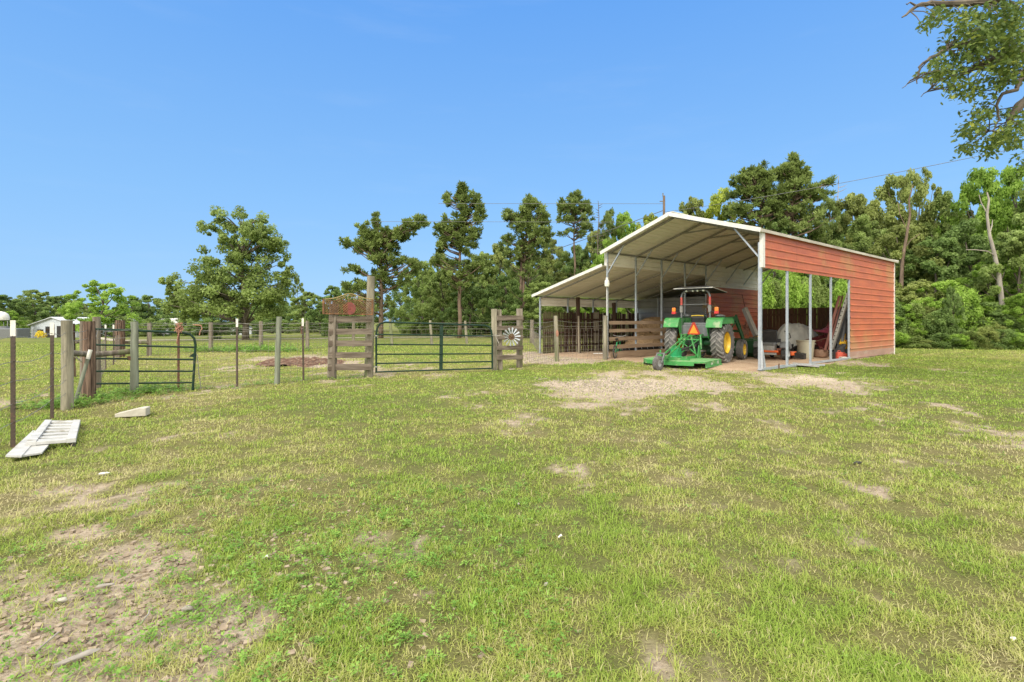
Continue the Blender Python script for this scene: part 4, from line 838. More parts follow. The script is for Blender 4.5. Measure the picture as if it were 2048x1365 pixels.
for (a, c2, m, w, lab) in (((1681, 690), (1689, 668), 'yellowp', .10, 'yellow tool case tilted behind the ladder foot'), ((1684, 703), (1690, 680), 'orange', .09, 'orange tool leaning below the yellow case'), ((1684, 684), (1692, 640), 'greyp', .07, 'grey metal bar leaning behind the ladder'), ((1680, 700), (1691, 674), 'lumber', .03, 'thin wooden handle leaning behind the ladder')):
    b = MB(); b.beam(W3(a[0], a[1], 20.1), W3(c2[0], c2[1], 20.3), w, .08, (0, 1, 0)); tag(b.build('tool', M[m], bevel=.01), lab, 'tool')
x, y = AT(1691, 21.0); o = thing('shelf', 'dark cluttered shelf inside the barn against the red wall', 'shelf', (x, y, 0), BX)
for z in (.05, .7, 1.3, 1.9):
    b = MB(); b.box((.4, 0, z), (1.5, .45, .03)); b.build('board', M['greyp'], o)
for xx in (-.33, 1.13):
    b = MB(); b.box((xx, 0, 1.0), (.04, .42, 2.0)); b.build('upright', M['greyp'], o)
rr = random.Random(12)
for z in (.06, .72, 1.32):
    for k in range(4):
        h = rr.uniform(.2, .45); b = MB(); b.box((0, 0, h/2), (rr.uniform(.18, .3), .28, h)); q = Matrix.Rotation(BX, 4, 'Z') @ Vector((-.1+k*.34, rr.uniform(-.05, .05), z+.01))
        tag(b.build('storage_box', M[rr.choice(['rubber', 'greyp', 'rust_red', 'black', 'wood_grey'])], bevel=.015, loc=(x+q.x, y+q.y, q.z), rotz=BX), 'storage box, '+('first', 'second', 'third', 'fourth')[k]+' from the left on the '+('bottom', 'middle', 'top')[(.06, .72, 1.32).index(z)]+' board of the dark shelf', 'box', 'boxes on the dark shelf')
# plank, rod, jug, fan on the far side of the tractor
b = MB(); p, q = W3(1512.5, 672, 20.9), W3(1489, 617, 21.4); b.beam(p, q, .20, .16, (1, .2, 0)); tag(b.build('timber', M['lumber'], bevel=.006), 'thick grey timber leaning out of the loader bucket against the red inner wall', 'timber')
b = MB(); b.tube([W3(1484, 589, 22.5), W3(1487, 603, 22.5), W3(1494, 632, 22.5), W3(1500, 664, 22.5)], .014, 6); tag(b.build('rod', M['tpost_rust']), 'thin bent rusty rod standing behind the grey timber', 'rod')
b = MB(); b.box((0, 0, .12), (.34, .22, .24)); b.cyl((.1, 0, .22), (.1, 0, .30), .03, n=8); tag(b.build('jug', M['yellowp'], bevel=.05, loc=tuple(W3(1517, 674, 22.6)), rotz=.4), 'yellow jug beside the top of the loader bucket', 'jug')
b = MB(); b.box((0, 0, .39), (.9, .5, .78)); tag(b.build('crate', M['wood_grey'], bevel=.02, loc=(*AT(1518, 22.8), 0), rotz=BX), 'dim wooden crate carrying the yellow jug', 'crate')
b = MB(); rr = random.Random(6)
for k in range(12): b.tube([W3(rr.uniform(1484, 1500), rr.uniform(655, 672), 23.3), W3(rr.uniform(1484, 1500), rr.uniform(640, 668), 23.4), W3(rr.uniform(1484, 1503), rr.uniform(650, 672), 23.3)], .035, 6)
tag(b.build('hose_bundle', M['rope'], smooth=True), 'tangled orange brown hoses hanging low on the red inner wall', 'hose')
p = BL(6.95, WID-.32, 2.2); o = thing('fan', 'round shop fan mounted on a barn post behind the tractor', 'fan', tuple(p), BX+R(-70))
for rad in (.33, .25, .16):
    b = MB(); b.tube([(rad*math.cos(a), -.08, rad*math.sin(a)) for a in np.linspace(0, 2*math.pi, 24, False)], .009, 5, closed=True); b.build('guard', M['brass'], o)
b = MB(); b.lathe([(0, -.12), (.10, -.10), (.12, .02), (.09, .14), (0, .15)], (0, 0, 0), 'y', 16); b.build('motor', M['greyl'], o, True)
for k in range(4):
    b = MB(); a = k*math.pi/2; b.prism([(.05, -.03), (.29, -.10), (.31, .05), (.08, .06)], (0, -.04, 0), (math.cos(a), 0, math.sin(a)), (-math.sin(a), 0, math.cos(a)), (0, .006, 0)); b.build('blade', M['brass'], o)
b = MB(); b.beam((0, .05, 0), (0, .1, .6), .04, .04); b.build('mount', M['galv_dull'], o)
# loose roofing sheet on the ground at the opening
o = thing('metal_sheet', 'loose ribbed metal sheet lying flat in the gap between the two base rails', 'sheet metal', (*BP, 0), BX)
b = MB(); b.strip(ribs(0, 1.0, .2, .06, .02), (2.35, -.75, .03), (.92, .39, 0), (0, 0, 1), (-.15, .75, .03)); b.build('sheet', M['galv_dull'], o)
b = MB(); b.beam((2.2, .1, .06), (3.1, -.62, .05), .05, .05); b.build('edge_tube', M['galv'], o)

# ------------------------------------------------------------------ fences of the yard
def wood_post(px, pyb, pyt, w, label, m='wood_grey', sq=False, lean=0, group=None, Y=None, name='fence_post'):
    if Y is None: x, y = G(px, pyb)
    else: x, y = AT(px, Y)
    zb = float(gz(x, y)); zt = ZT(pyt, y); r = w/2; rr = random.Random(int(px*7)); b = MB()
    if sq: b.beam((x, y, zb-.05), (x+lean, y, zt), w, w*.95, (0, 1, 0))
    else:
        n = 7; ph = rr.random()*6
        pts = [(x+lean*k/n+(rr.random()-.5)*.012, y+(rr.random()-.5)*.012, zb-.05+(zt-zb+.05)*k/n) for k in range(n+1)]
        b.tube(pts, [r*(1.08-.12*k/n+(rr.random()-.5)*.07) for k in range(n+1)], 12)
    o = b.build(name, M[m], smooth=not sq, bevel=.012 if sq else 0); tag(o, label, 'fence post', group); return (x, y, zt)
def t_post(px, pyb, pyt, label, rust=False, tip=.19, ang=0, Y=None, lean=0):
    x, y = G(px, pyb) if Y is None else AT(px, Y); zt = ZT(pyt, y)
    o = thing('t_post', label, 'fence post', (x, y, 0), ang); o.rotation_euler.y = lean
    m = M['tpost_rust' if rust else 'tpost']; b = MB(); h = zt
    b.box((0, 0, h/2-(tip/2)), (.045, .006, h-tip)); b.box((0, .018, h/2-(tip/2)), (.006, .032, h-tip))
    for k in range(int((h-tip-.1)/.052)): b.box((.016, -.007, .1+k*.052), (.020, .014, .018))
    b.build('stake', m, o)
    if tip:
        b = MB(); b.box((0, 0, h-tip/2), (.048, .010, tip)); b.box((0, .019, h-tip/2), (.010, .034, tip)); b.build('painted_tip', M['tip'], o)
    return (x, y, zt)
A = t_post(26, 895, 641, 'nearest brown T-post with a white tip, beside the white panel', ang=R(25))
B_ = t_post(104, 838, 646, 'brown T-post with a white tip between the nearest one and the wooden corner post', ang=R(25))
C1 = wood_post(134, 819, 641, .165, 'thick weathered corner post left of the double timber', 'wood_pale')
D1 = wood_post(167, 797, 643, .12, 'narrow grey post hugging the dark split timber', 'wood_grey', Y=9.75)
D2 = wood_post(178, 801, 643, .20, 'dark reddish split timber hinge post with shredded bark', 'wood_red', Y=9.40)
D3 = wood_post(193, 773, 634, .15, 'tall grey post behind the end of the small gate', 'wood_grey', Y=11.0)
E1 = wood_post(268, 789, 643.5, .14, 'weathered wooden post in front of the small green gate', 'wood_green', lean=.01)
F1 = t_post(357, 783, 655, 'rusty T-post without a white tip at the small gate', True, 0, .3)
G1 = t_post(474, 774, 638, 'brown T-post with a white tip right of the small gate', False, ang=.2)
H1 = wood_post(554, 770, 634, .12, 'grey green round post between the two rusty T-posts', 'wood_green', lean=.05)
I1 = t_post(607, 765, 637, 'brown T-post with a white tip left of the sign frame', False, ang=.2, lean=-.012)
b = MB(); p = W3(605, 660, 12.2); b.box((p.x, p.y-.02, p.z), (.06, .02, .2)); tag(b.build('post_clip', M['tpost_rust']), 'rusty plate wired to the T-post left of the sign frame', 'plate')
# horizontal brace pole and diagonal pipe at the corner
b = MB(); b.tube([W3(138, 706, 8.55), W3(160, 708, 9.1), W3(200, 709, 9.7), W3(262, 703, 10.2)], .055, 10); tag(b.build('brace_pole', M['wood_grey'], smooth=True), 'horizontal round wooden brace from the corner post to the gate post', 'brace')
o = thing('diagonal_pipe', 'pale green pipe leaning diagonally against the dark split timber', 'pipe')
b = MB(); p, q = W3(151, 803, 8.95), W3(181, 700, 9.1); r_ = p+(q-p)*.82; b.cyl(p, r_, .03, n=10); b.build('pipe', M['wood_green'], o, True)
b = MB(); b.cyl(r_, q, .032, n=10); b.build('white_end', M['tip'], o, True)
b = MB(); b.cyl(W3(146, 710, 9.3), W3(170, 730, 9.6), .016, n=6); tag(b.build('white_rod', M['tip']), 'thin white rod sloping behind the corner post', 'rod')
# fence running away along the left of the pen, and the posts of the far side
P1 = wood_post(144, 702, 648, .15, 'red brown stub post behind the corner post', 'wood_red', Y=13.2)
P2 = wood_post(240, 711, 641, .34, 'thick dark timber far behind the small gate', 'wood_red', Y=20.5)
P2b = t_post(211, 735, 650, 'far brown T-post with a white tip behind the small gate, left of its twin', Y=15.5)
P2c = t_post(227, 728, 650, 'far brown T-post with a white tip behind the small gate, right of its twin', Y=17)
P2d = t_post(247, 712, 650, 'far brown T-post with a white tip beside the thick dark timber', Y=21.0)
P3 = wood_post(299, 712, 647, .16, 'far grey post left of the rusty T-post at the pen corner', 'wood_grey', Y=21.4)
b = MB(); b.tube([(*AT(240, 20.7), .62), (*AT(299, 21.4), .58)], .07, 8); tag(b.build('brace_pole', M['wood_grey'], smooth=True), 'far horizontal wooden brace between the thick dark timber and the pen corner', 'brace')
b = MB(); b.tube([(*AT(150, 13.2), .95), (*AT(195, 14.5), .95)], .05, 8); tag(b.build('brace_pole', M['wood_grey'], smooth=True), 'short wooden brace seen between the corner post and the split timber', 'brace')
back = []
for i, (px, pyt, nm) in enumerate([(422, 645, 'first far pen post right of the small gate'), (522, 643, 'far pen post seen left of the grey green round post'), (615, 642, 'far pen post seen just right of the T-post by the sign'), (707, 646, 'far pen post seen through the boards of the sign frame'), (784, 638, 'leaning pale pen post nearest the left end of the big gate'), (864, 641, 'leaning pale pen post behind the middle of the big gate'), (934, 642, 'pale pen post behind the right end of the big gate')]):
    t = (0, .152, .307, .481, .643, .825, 1)[i]; Yb = 24.3+8.7*t
    back.append(wood_post(px, 0, pyt, .19 if i < 3 else .17, nm, 'wood_grey' if i < 4 else 'wood_pale', Y=Yb, lean=0 if i < 4 else -.12))
P5 = wood_post(1064, 686, 640, .27, 'thick dark far post left of the barn lean-to', 'wood_grey', Y=34.0)
Q1 = wood_post(1114, 723, 632, .16, 'round pale post with an orange stain standing before the lean-to', 'wood_pale', lean=-.05)
Q2 = wood_post(1210, 719.5, 631.6, .17, 'round yellowish post touching the barn\'s front left post', 'wood_pale', Y=19.45)
b = MB(); b.ell((0, 0, 0), (.055, .02, .13), 8, 6, wob=.3); tag(b.build('paint_mark', M['rope'], smooth=True, loc=(Q1[0], Q1[1]-.085, 1.05)), 'orange twine knotted round the round pale post', 'twine')
def wires(name, label, runs, zs, r=.004, sag=.02, m='wire', barb=False):
    b = MB(); rr = random.Random(len(label))
    for z in zs:
        pts = []
        for i in range(len(runs)-1):
            p, q = Vector(runs[i][:2]), Vector(runs[i+1][:2])
            for k in range(5):
                f = k/5; s = sag*(1-(2*f-1)**2)*(1+rr.random()); dz = (rr.random()-.5)*.012
                g0 = float(gz(*(p+(q-p)*f))); pts.append((*(p+(q-p)*f), g0+z-s+dz))
        pts.append((*runs[-1][:2], float(gz(*runs[-1][:2]))+z)); b.tube(pts, r, 4, False)
        if barb:
            for i in range(len(pts)-1):
                p, q = Vector(pts[i]), Vector(pts[i+1]); L_ = (q-p).length
                for k in range(int(L_/.13)):
                    c = p+(q-p)*(k*.13/L_); d = Vector((rr.random()-.5, rr.random()-.5, rr.random()-.5)).normalized()*.016; b.tube([c-d, c+d], .0022, 3, False)
    return b
def wire_fence(name, label, runs, zs, mesh_top=0, step=.16, r=.004, rm=.003, sag=.02, m='wire', barb=False, mm='wire_rust'):
    o = thing(name, label, 'wire fence'); wires(name, label, runs, zs, r, sag, barb=barb).build('strands', M[m], o)
    if mesh_top:
        hz = [mesh_top*k for k in (.04, .13, .23, .34, .46, .6, .78, 1)]
        wires(name, label+'m', runs, hz, rm, .0).build('mesh_lines', M[mm], o)
        b = MB()
        for i in range(len(runs)-1):
            p, q = Vector(runs[i][:2]), Vector(runs[i+1][:2]); L_ = (q-p).length; k = 0
            while k*step < L_:
                c = p+(q-p)*(k*step/L_); g0 = float(gz(*c)); b.tube([(c.x, c.y, g0+.03), (c.x+.01, c.y, g0+mesh_top)], rm, 3, False); k += 1
        b.build('mesh_stays', M[mm], o)
    return o
OFFL = (-5.05, 4.0)
wire_fence('wire_fence', 'barbed wire strands from the left edge past the two nearest T-posts to the corner post', [OFFL, A, B_, C1], [1.32, 1.02, .78, .52, .30], r=.0038, barb=True, sag=.03)
wire_fence('wire_fence', 'wire strands tying the corner post to the gate hinge timber and the gate post', [C1, D2, E1], [1.33, 1.18], r=.0038)
b = MB(); b.tube([W3(196, 660, 9.6), W3(190, 680, 9.5), W3(168, 718, 9.35)], .006, 4); tag(b.build('brace_wire', M['wire']), 'twisted brace wire slanting across the dark split timber', 'wire')
g1e = G(392, 781)
wire_fence('wire_fence', 'woven wire with strands on top from the small gate to the sign frame', [g1e, G1, H1, I1, (-4.9, 12.85)], [1.46, 1.32, 1.18], 1.05, .16, .0042, .0028)
wire_fence('wire_fence', 'woven wire behind the small green gate with rusty top strands', [E1, F1, g1e], [1.44, 1.3], 1.0, .2, .0035, .0025)
wire_fence('wire_fence', 'far wire fence along the back of the pen', [P3]+back+[P5], [1.42, 1.2, 1.02], .95, .32, .007, .004)
wire_fence('wire_fence', 'far wire fence along the left side of the pen', [D3, P2b, P2c, P2, P3], [1.42, 1.2], .95, .32, .006, .004)
wire_fence('wire_fence', 'wire fence crossing in front of the lean-to', [(.42, 16.15), Q1, Q2], [1.52, 1.36], 1.22, .17, .005, .0035, .05)
wire_fence('wire_fence', 'wire strands from the thick far post to the lean-to corner', [P5, (1.25, 22.9)], [1.4, 1.2, .9], .9, .3, .006, .004)
# ---- small five bar gate
def rail_tube(b, p, q, r): b.cyl(p, q, r, n=10)
o = thing('tube_gate', 'small dark green five bar gate at the left corner of the pen', 'gate')
x0, y0 = AT(190, 9.85); x1, y1 = AT(391, 10.66)
def g1(f, py, ddx=0): y = y0+(y1-y0)*f; x = x0+(x1-x0)*f; return (x+ddx, y, ZT(py, y))
b = MB(); b.tube([g1(0, 768), g1(0, 660)], .022, 10)
b.tube([g1(0, 659), g1(.5, 662.5), g1(.86, 666), g1(.94, 669), g1(.985, 677), g1(1, 690), g1(.99, 722), g1(.97, 781)], .024, 12); b.build('frame', M['gate'], o, True)
for pa, pb in ((690, 695), (717.5, 719.5), (743, 743), (768, 765.5)):
    b = MB(); b.cyl(g1(.005, pa), g1(.985, pb), .019, n=10); b.build('rail', M['gate'], o, True)
b = MB(); b.box(g1(.33, 717), (.08, .05, .08)); b.build('latch', M['tpost_rust'], o)
b = MB(); b.tube([g1(1.0, 706), g1(1.02, 712), g1(1.035, 745), g1(1.06, 778)], .008, 5); b.build('chain', M['wire'], o)
b = MB(); b.prism([(0, 0), (-.12, -.08), (0, -.10)], g1(.985, 706), (1, 0, 0), (0, 0, 1), (0, .01, 0)); b.build('gusset', M['gate'], o)
# twine knots and wire of the small gate
for c, lab in (((358, 657), 'orange twine wound over the gate\'s top rail at the rusty T-post'),):
    b = MB(); rr = random.Random(5); p = W3(*c, 10.4)
    for k in range(7): b.tube([p+Vector((rr.uniform(-.07, .07), rr.uniform(-.04, .04), rr.uniform(-.1, .12))) for _ in range(4)], .012, 5)
    b.tube([p+Vector((.03, -.04, -.05)), p+Vector((.0, -.04, -.2)), p+Vector((-.03, -.03, -.32))], .01, 5); tag(b.build('twine', M['rope'], smooth=True), lab, 'twine')
b = MB(); b.tube([W3(386, 650, 24), W3(402, 651, 24), W3(404, 658, 24), W3(400, 664, 24), W3(399, 671, 24)], .028, 6); tag(b.build('bent_pipe', M['rope'], smooth=True), 'orange bent pipe standing far behind the small gate', 'pipe')
# ---- big gate
o = thing('tube_gate', 'wide dark green six rail gate between the sign frame and the windmill frame', 'gate')
x0, y0 = AT(752.5, 13.55); x1, y1 = AT(984.5, 14.85)
def g2(f, pyl, pyr): y = y0+(y1-y0)*f; x = x0+(x1-x0)*f; return (x, y, ZT(pyl+(pyr-pyl)*f, y))
b = MB(); b.tube([g2(0, 746, 738), g2(0, 668, 668), g2(.008, 656, 656), g2(.03, 648, 650), g2(.07, 644.5, 650), g2(.5, 644.5, 651.5), g2(.93, 644.5, 652), g2(.97, 648, 654.5), g2(.99, 655, 661), g2(1, 672, 672), g2(1, 746, 738)], .027, 12); b.build('frame', M['gate'], o, True)
for pa, pb in ((669.5, 672.5), (689, 691), (709, 708), (727.5, 723.5), (744.5, 737)):
    b = MB(); b.cyl(g2(.003, pa, pb), g2(.997, pa, pb), .021, n=10); b.build('rail', M['gate'], o, True)
b = MB(); p, q = Vector(g2(.54, 651, 651)), Vector(g2(.535, 741, 741)); b.beam(p, q, .10, .02, (0, 1, 0)); b.build('brace', M['gate'], o)
for pz in (672, 734):
    b = MB(); p = Vector(g2(0, pz, pz)); b.cyl(p, p+Vector((-.10, .05, 0)), .014, n=6); b.box(p, (.06, .06, .03)); b.build('hinge', M['greyl'], o)
b = MB(); p = Vector(g2(1, 672, 672)); rr = random.Random(9); b.tube([p, p+Vector((.08, -.14, .02)), p+Vector((.22, -.2, -.0)), p+Vector((.3, -.2, .02)), p+Vector((.12, -.15, -.03)), p+Vector((.20, -.2, -.22))], .014, 6); tag(b.build('rope_tie', M['lumber'], smooth=True), 'frayed rope tying the wide gate to the windmill frame', 'rope')
# ---- sign frame on the left of the gate
o = thing('sign_frame', 'weathered wooden gate frame of two posts and five boards carrying the lattice sign', 'gate frame')
LPx, LPy = AT(662, 12.95); RPx, RPy = AT(737.5, 13.55)
b = MB(); b.beam((LPx+.02, LPy, -.05), (LPx+.07, LPy+.02, ZT(608, 12.95)), .19, .19, (0, 1, 0)); b.build('post', M['wood_grey'], o, bevel=.014)
b = MB(); n_ = 8; b.tube([(RPx+.06*k/n_, RPy, -.05+(ZT(553, 13.55)+.05)*k/n_) for k in range(n_+1)], [.125, .12, .115, .115, .11, .11, .108, .105, .10], 14); b.build('post', M['wood_pale'], o, True)
for py0, py1, a, c in ((633, 645.5, 657.5, 744.5), (658, 669.5, 657.5, 744), (681.5, 693, 657, 744), (705, 716.5, 657, 743), (728.5, 741, 656, 742.5)):
    p = W3(a, (py0+py1)/2, 12.83); q = W3(c, (py0+py1)/2-.3, 13.40); b = MB(); b.beam(p, q, .04, (py1-py0)/F*13.1, (0, 0, 1)); b.build('board', M['board'], o, bevel=.005)
o = thing('lattice_sign', 'rusty metal lattice panel with scrolled crest and round red plate on the sign frame', 'sign')
def sg(u, v):                            # u,v in pixels of the picture plane at the sign
    f = (u-646)/100.0; Yp = 12.70+.58*f; return W3(u, v, Yp)
b = MB()
for u in (647, 745): b.beam(sg(u, 628 if u < 700 else 630), sg(u, 598 if u < 700 else 600), .05, .03, (0, 1, 0))
b.tube([sg(646, 628), sg(700, 629), sg(746, 630)], .016, 6); b.tube([sg(646, 602), sg(700, 601), sg(746, 603)], .012, 6); b.build('frame', M['rust'], o)
crest = lambda u: 597-6.5*math.exp(-((u-699)/22.0)**2)*1.4+2.0*abs(u-699)/50
b = MB(); b.tube([sg(u, crest(u)) for u in np.linspace(646, 746, 30)], .016, 6); b.build('top_rail', M['brass'], o, True)
b = MB(); top = 602.5; bot = 628.5
for k in range(-6, 28):
    for s in (1, -1):
        u0 = 646+k*5.6; pts = []
        ua, ub = (u0, u0+s*26*1.15)
        u_lo, u_hi = 648, 744
        def at_(f): return ua+(ub-ua)*f
        fs_ = [f for f in np.linspace(0, 1, 14) if u_lo <= at_(f) <= u_hi]
        if len(fs_) > 2:
            p, q = sg(at_(fs_[0]), bot+(top-bot)*fs_[0]), sg(at_(fs_[-1]), bot+(top-bot)*fs_[-1]); b.beam(p, q, .014, .006, (0, 1, 0))
b.build('lattice', M['rust'], o)
b = MB(); c = sg(699, 617.5)-Vector((0, .02, 0)); n_ = 32; b.prism([(.17*math.cos(a), .165*math.sin(a)) for a in np.linspace(0, 2*math.pi, n_, False)], c, (1, .42*.13, 0), (0, 0, 1), (0, .012, 0)); b.prism([(.03*math.cos(a), .03*math.sin(a)) for a in np.linspace(0, 2*math.pi, 10, False)], c-Vector((.0, .01, 0)), (1, 0, 0), (0, 0, 1), (0, .01, 0)); b.build('round_plate', M['rust_red'], o)
b = MB()
def scroll(u, v, r, t0, t1, d=1): return [sg(u+d*r*(1-.6*(k/16))*math.cos(t0+(t1-t0)*k/16), v-r*(1-.6*(k/16))*math.sin(t0+(t1-t0)*k/16)) for k in range(17)]
for d in (-1, 1):
    b.tube(scroll(699+d*22, 601, 4.2, 0, 7, d), .009, 5); b.tube(scroll(699+d*12, 599.5, 4.5, 1, 8, d), .009, 5); b.tube([sg(699+d*27, 602), sg(699+d*18, 597), sg(699+d*4, 591)], .009, 5)
b.tube(scroll(699, 596, 5.5, 0, 6.2), .010, 5); b.build('scrolls', M['brass'], o)
# ---- windmill frame right of the gate
o = thing('slatted_gatepost', 'weathered wooden frame of two posts and five boards right of the wide gate', 'gate frame')
ax, ay = AT(989.5, 15.15); cx_, cy_ = AT(1039, 16.0)
b = MB(); b.beam((ax+.0, ay, -.05), (ax-.02, ay, ZT(618.5, ay)), .17, .17, (0, 1, 0)); b.build('post', M['wood_pale'], o, bevel=.012)
b = MB(); b.beam((ax+.17, ay+.1, -.05), (ax+.13, ay+.1, ZT(619.5, ay)), .15, .15, (0, 1, 0)); b.build('post', M['wood_grey'], o, bevel=.012)
b = MB(); b.beam((cx_, cy_, -.05), (cx_+.0, cy_, ZT(618, cy_)), .20, .17, (0, 1, 0)); b.build('post', M['wood_grey'], o, bevel=.012)
for py0, py1 in ((632, 641.5), (652.5, 661), (671.5, 680), (692, 700.5), (711, 720)):
    p = W3(994.5, (py0+py1)/2, 15.05); q = W3(1046, (py0+py1)/2-.6, 15.85); b = MB(); b.beam(p, q, .04, (py1-py0)/F*15.4, (0, 0, 1)); b.build('board', M['board'], o, bevel=.005)
c = W3(1023, 674, 15.3); o = thing('windmill_ornament', 'galvanised windmill wheel ornament with a rusty hub on the frame boards', 'ornament', tuple(c), .25)
for k in range(14):
    a = k*2*math.pi/14+.1; b = MB(); b.prism([(.07, -.012), (.285, -.030), (.29, .022), (.08, .008)], (0, 0, 0), (math.cos(a), 0, math.sin(a)), (-math.sin(a), .25, math.cos(a)), (0, .004, 0)); b.build('blade', M['galv'], o)
b = MB(); b.tube([(.085*math.cos(a), -.012, .085*math.sin(a)) for a in np.linspace(0, 2*math.pi, 20, False)], .014, 6, closed=True); b.ell((0, -.02, 0), (.035, .03, .035), 10, 6)
for k in range(5): a = k*1.257; b.cyl((0, -.015, 0), (.085*math.cos(a), -.015, .085*math.sin(a)), .012, n=5)
b.build('hub', M['rust'], o, True)
# ---- white panels, concrete block, mulch mound, debris
def quad_pt(P, u, v):                    # bilinear point on a ground quad
    a, b_, c_, d = [Vector((*G(*q), 0)) for q in P]; return a*(1-u)*(1-v)+b_*u*(1-v)+c_*u*v+d*(1-u)*v
o = thing('shutter', 'white louvred panel with square corner feet lying on the grass', 'panel')
Pq = [(52, 900), (152, 892), (161, 853), (90, 853)]; zt_ = .085
def qb(u0, v0, u1, v1, z0, z1, name, m='white_wood'):
    b = MB(); c4 = [quad_pt(Pq, u, v) for u, v in ((u0, v0), (u1, v0), (u1, v1), (u0, v1))]
    b.add([p+Vector((0, 0, z0)) for p in c4]+[p+Vector((0, 0, z1)) for p in c4], [(3, 2, 1, 0), (4, 5, 6, 7), (0, 1, 5, 4), (1, 2, 6, 5), (2, 3, 7, 6), (3, 0, 4, 7)]); return b.build(name, M[m], o, bevel=.004)
qb(0, 0, .2, 1, .04, zt_+.01, 'stile'); qb(.8, 0, 1, 1, .04, zt_+.01, 'stile'); qb(.2, 0, .8, .10, .045, zt_, 'rail'); qb(.2, .9, .8, 1, .045, zt_, 'rail')
for k in range(5): qb(.2, .17+k*.15, .8, .25+k*.15, .05, zt_-.010, 'louvre')
for (u, v) in ((.0, .0), (.88, .0), (.0, .93), (.88, .93)): qb(u, v, u+.12, v+.06, -.01, .04, 'foot', 'dark')
for pts, lab, z in (([(11, 920), (43, 921), (86, 872), (66, 868)], 'white board lying on the grass half under the louvred panel', .03), ([(40, 919), (84, 912), (100, 893), (60, 893)], 'wider white sheet sticking out below the louvred panel', .02)):
    b = MB(); c4 = [Vector((*G(*q), z)) for q in pts]; b.add([p for p in c4]+[p+Vector((0, 0, .018)) for p in c4], [(3, 2, 1, 0), (4, 5, 6, 7), (0, 1, 5, 4), (1, 2, 6, 5), (2, 3, 7, 6), (3, 0, 4, 7)]); tag(b.build('white_board', M['white_wood']), lab, 'board')
x, y = G(262, 833); b = MB(); b.prism([(-.22, 0), (.20, .0), (.20, .13), (.12, .135), (-.22, .055)], (0, 0, 0), (.95, .3, 0), (0, 0, 1), (-.05, .17, 0)); tag(b.build('concrete_block', M['concrete'], bevel=.01, loc=(x, y, -.01)), 'broken wedge of concrete lying on the grass', 'block')
def mound(px, py, rx, ry, hgt, label, m, nm, seed):
    x, y = G(px, py); n = 60; vs = []; fs = []
    for j in range(n):
        for i in range(n):
            u = i/(n-1)*2-1; v = j/(n-1)*2-1; q = math.hypot(u, v); e = float(fbm(u*2.2+seed, v*2.2, 2, 4)); k = max(0, 1-q*q*(1.5-e))
            vs.append((u*rx, v*ry, -.04+hgt*k**.8*(.5+e)+(float(fbm(u*14, v*14, 5, 2))-.5)*.09*min(1, k*3)))
    for j in range(n-1):
        for i in range(n-1): fs.append((j*n+i, j*n+i+1, (j+1)*n+i+1, (j+1)*n+i))
    b = MB(); b.add(vs, fs); tag(b.build(nm, M[m], loc=(x, y, 0)), label, 'mound')
mound(590, 727, 1.5, 1.3, .20, 'low heap of dark mulch and straw inside the pen', 'mulch', 'mulch_mound', 3)
mound(628, 723, 1.4, 1.2, .10, 'flatter dark mulch patch seen behind the sign frame', 'mulch', 'mulch_mound', 8)
for (px, py, ln, an, w, m, lab) in ((155, 1322, .16, .9, .035, 'lumber', 'weathered splinter of wood at the bottom left of the yard'), (290, 1240, .12, 1.9, .008, 'lumber', 'thin curved pale twig on the bare soil'), (95, 1300, .13, 1.7, .008, 'bark_pale', 'pale twig near the bottom left corner'), (210, 1180, .10, .3, .02, 'lumber', 'short piece of pale bark on the bare soil'), (375, 1217, .06, .1, .035, 'lumber', 'curled dry leaf on the bare soil'), (122, 1215, .05, .5, .03, 'concrete', 'pale stone on the bare soil at the left'), (1120, 1087, .026, .4, .014, 'tip', 'white scrap of litter in the middle of the grass'), (1037, 1011, .03, 1.2, .02, 'lumber', 'pale stone in the grass above the white scrap'), (1092, 1172, .03, .8, .02, 'lumber', 'beige stone in the grass below the white scrap'), (2026, 1277, .03, .2, .02, 'tip', 'white scrap near the right edge of the grass'), (530, 1117, .03, .3, .012, 'tip', 'small white stone among the weeds'), (208, 952, .09, .5, .03, 'tip', 'crumpled pale leaf in the dry grass'), (1716, 931, .10, .2, .03, 'rubber', 'small black lump on the dry grass at the right')):
    x, y = G(px, py); z = float(relief(x, y)); b = MB(); r_ = max(w*.4, .004)
    if w > .018: b.ell((0, 0, 0), (ln/2, w/2, min(w*.45, .014)), 9, 5, Matrix.Rotation(an, 3, 'Z'), wob=.35, seed=px)
    else: b.tube([(-math.cos(an)*ln/2, -math.sin(an)*ln/2, 0), (.01, .012, .012), (math.cos(an)*ln/2, math.sin(an)*ln/2, .004)], r_, 6)
    tag(b.build('debris', M[m], smooth=True, loc=(x, y, z+.018)), lab, 'debris')
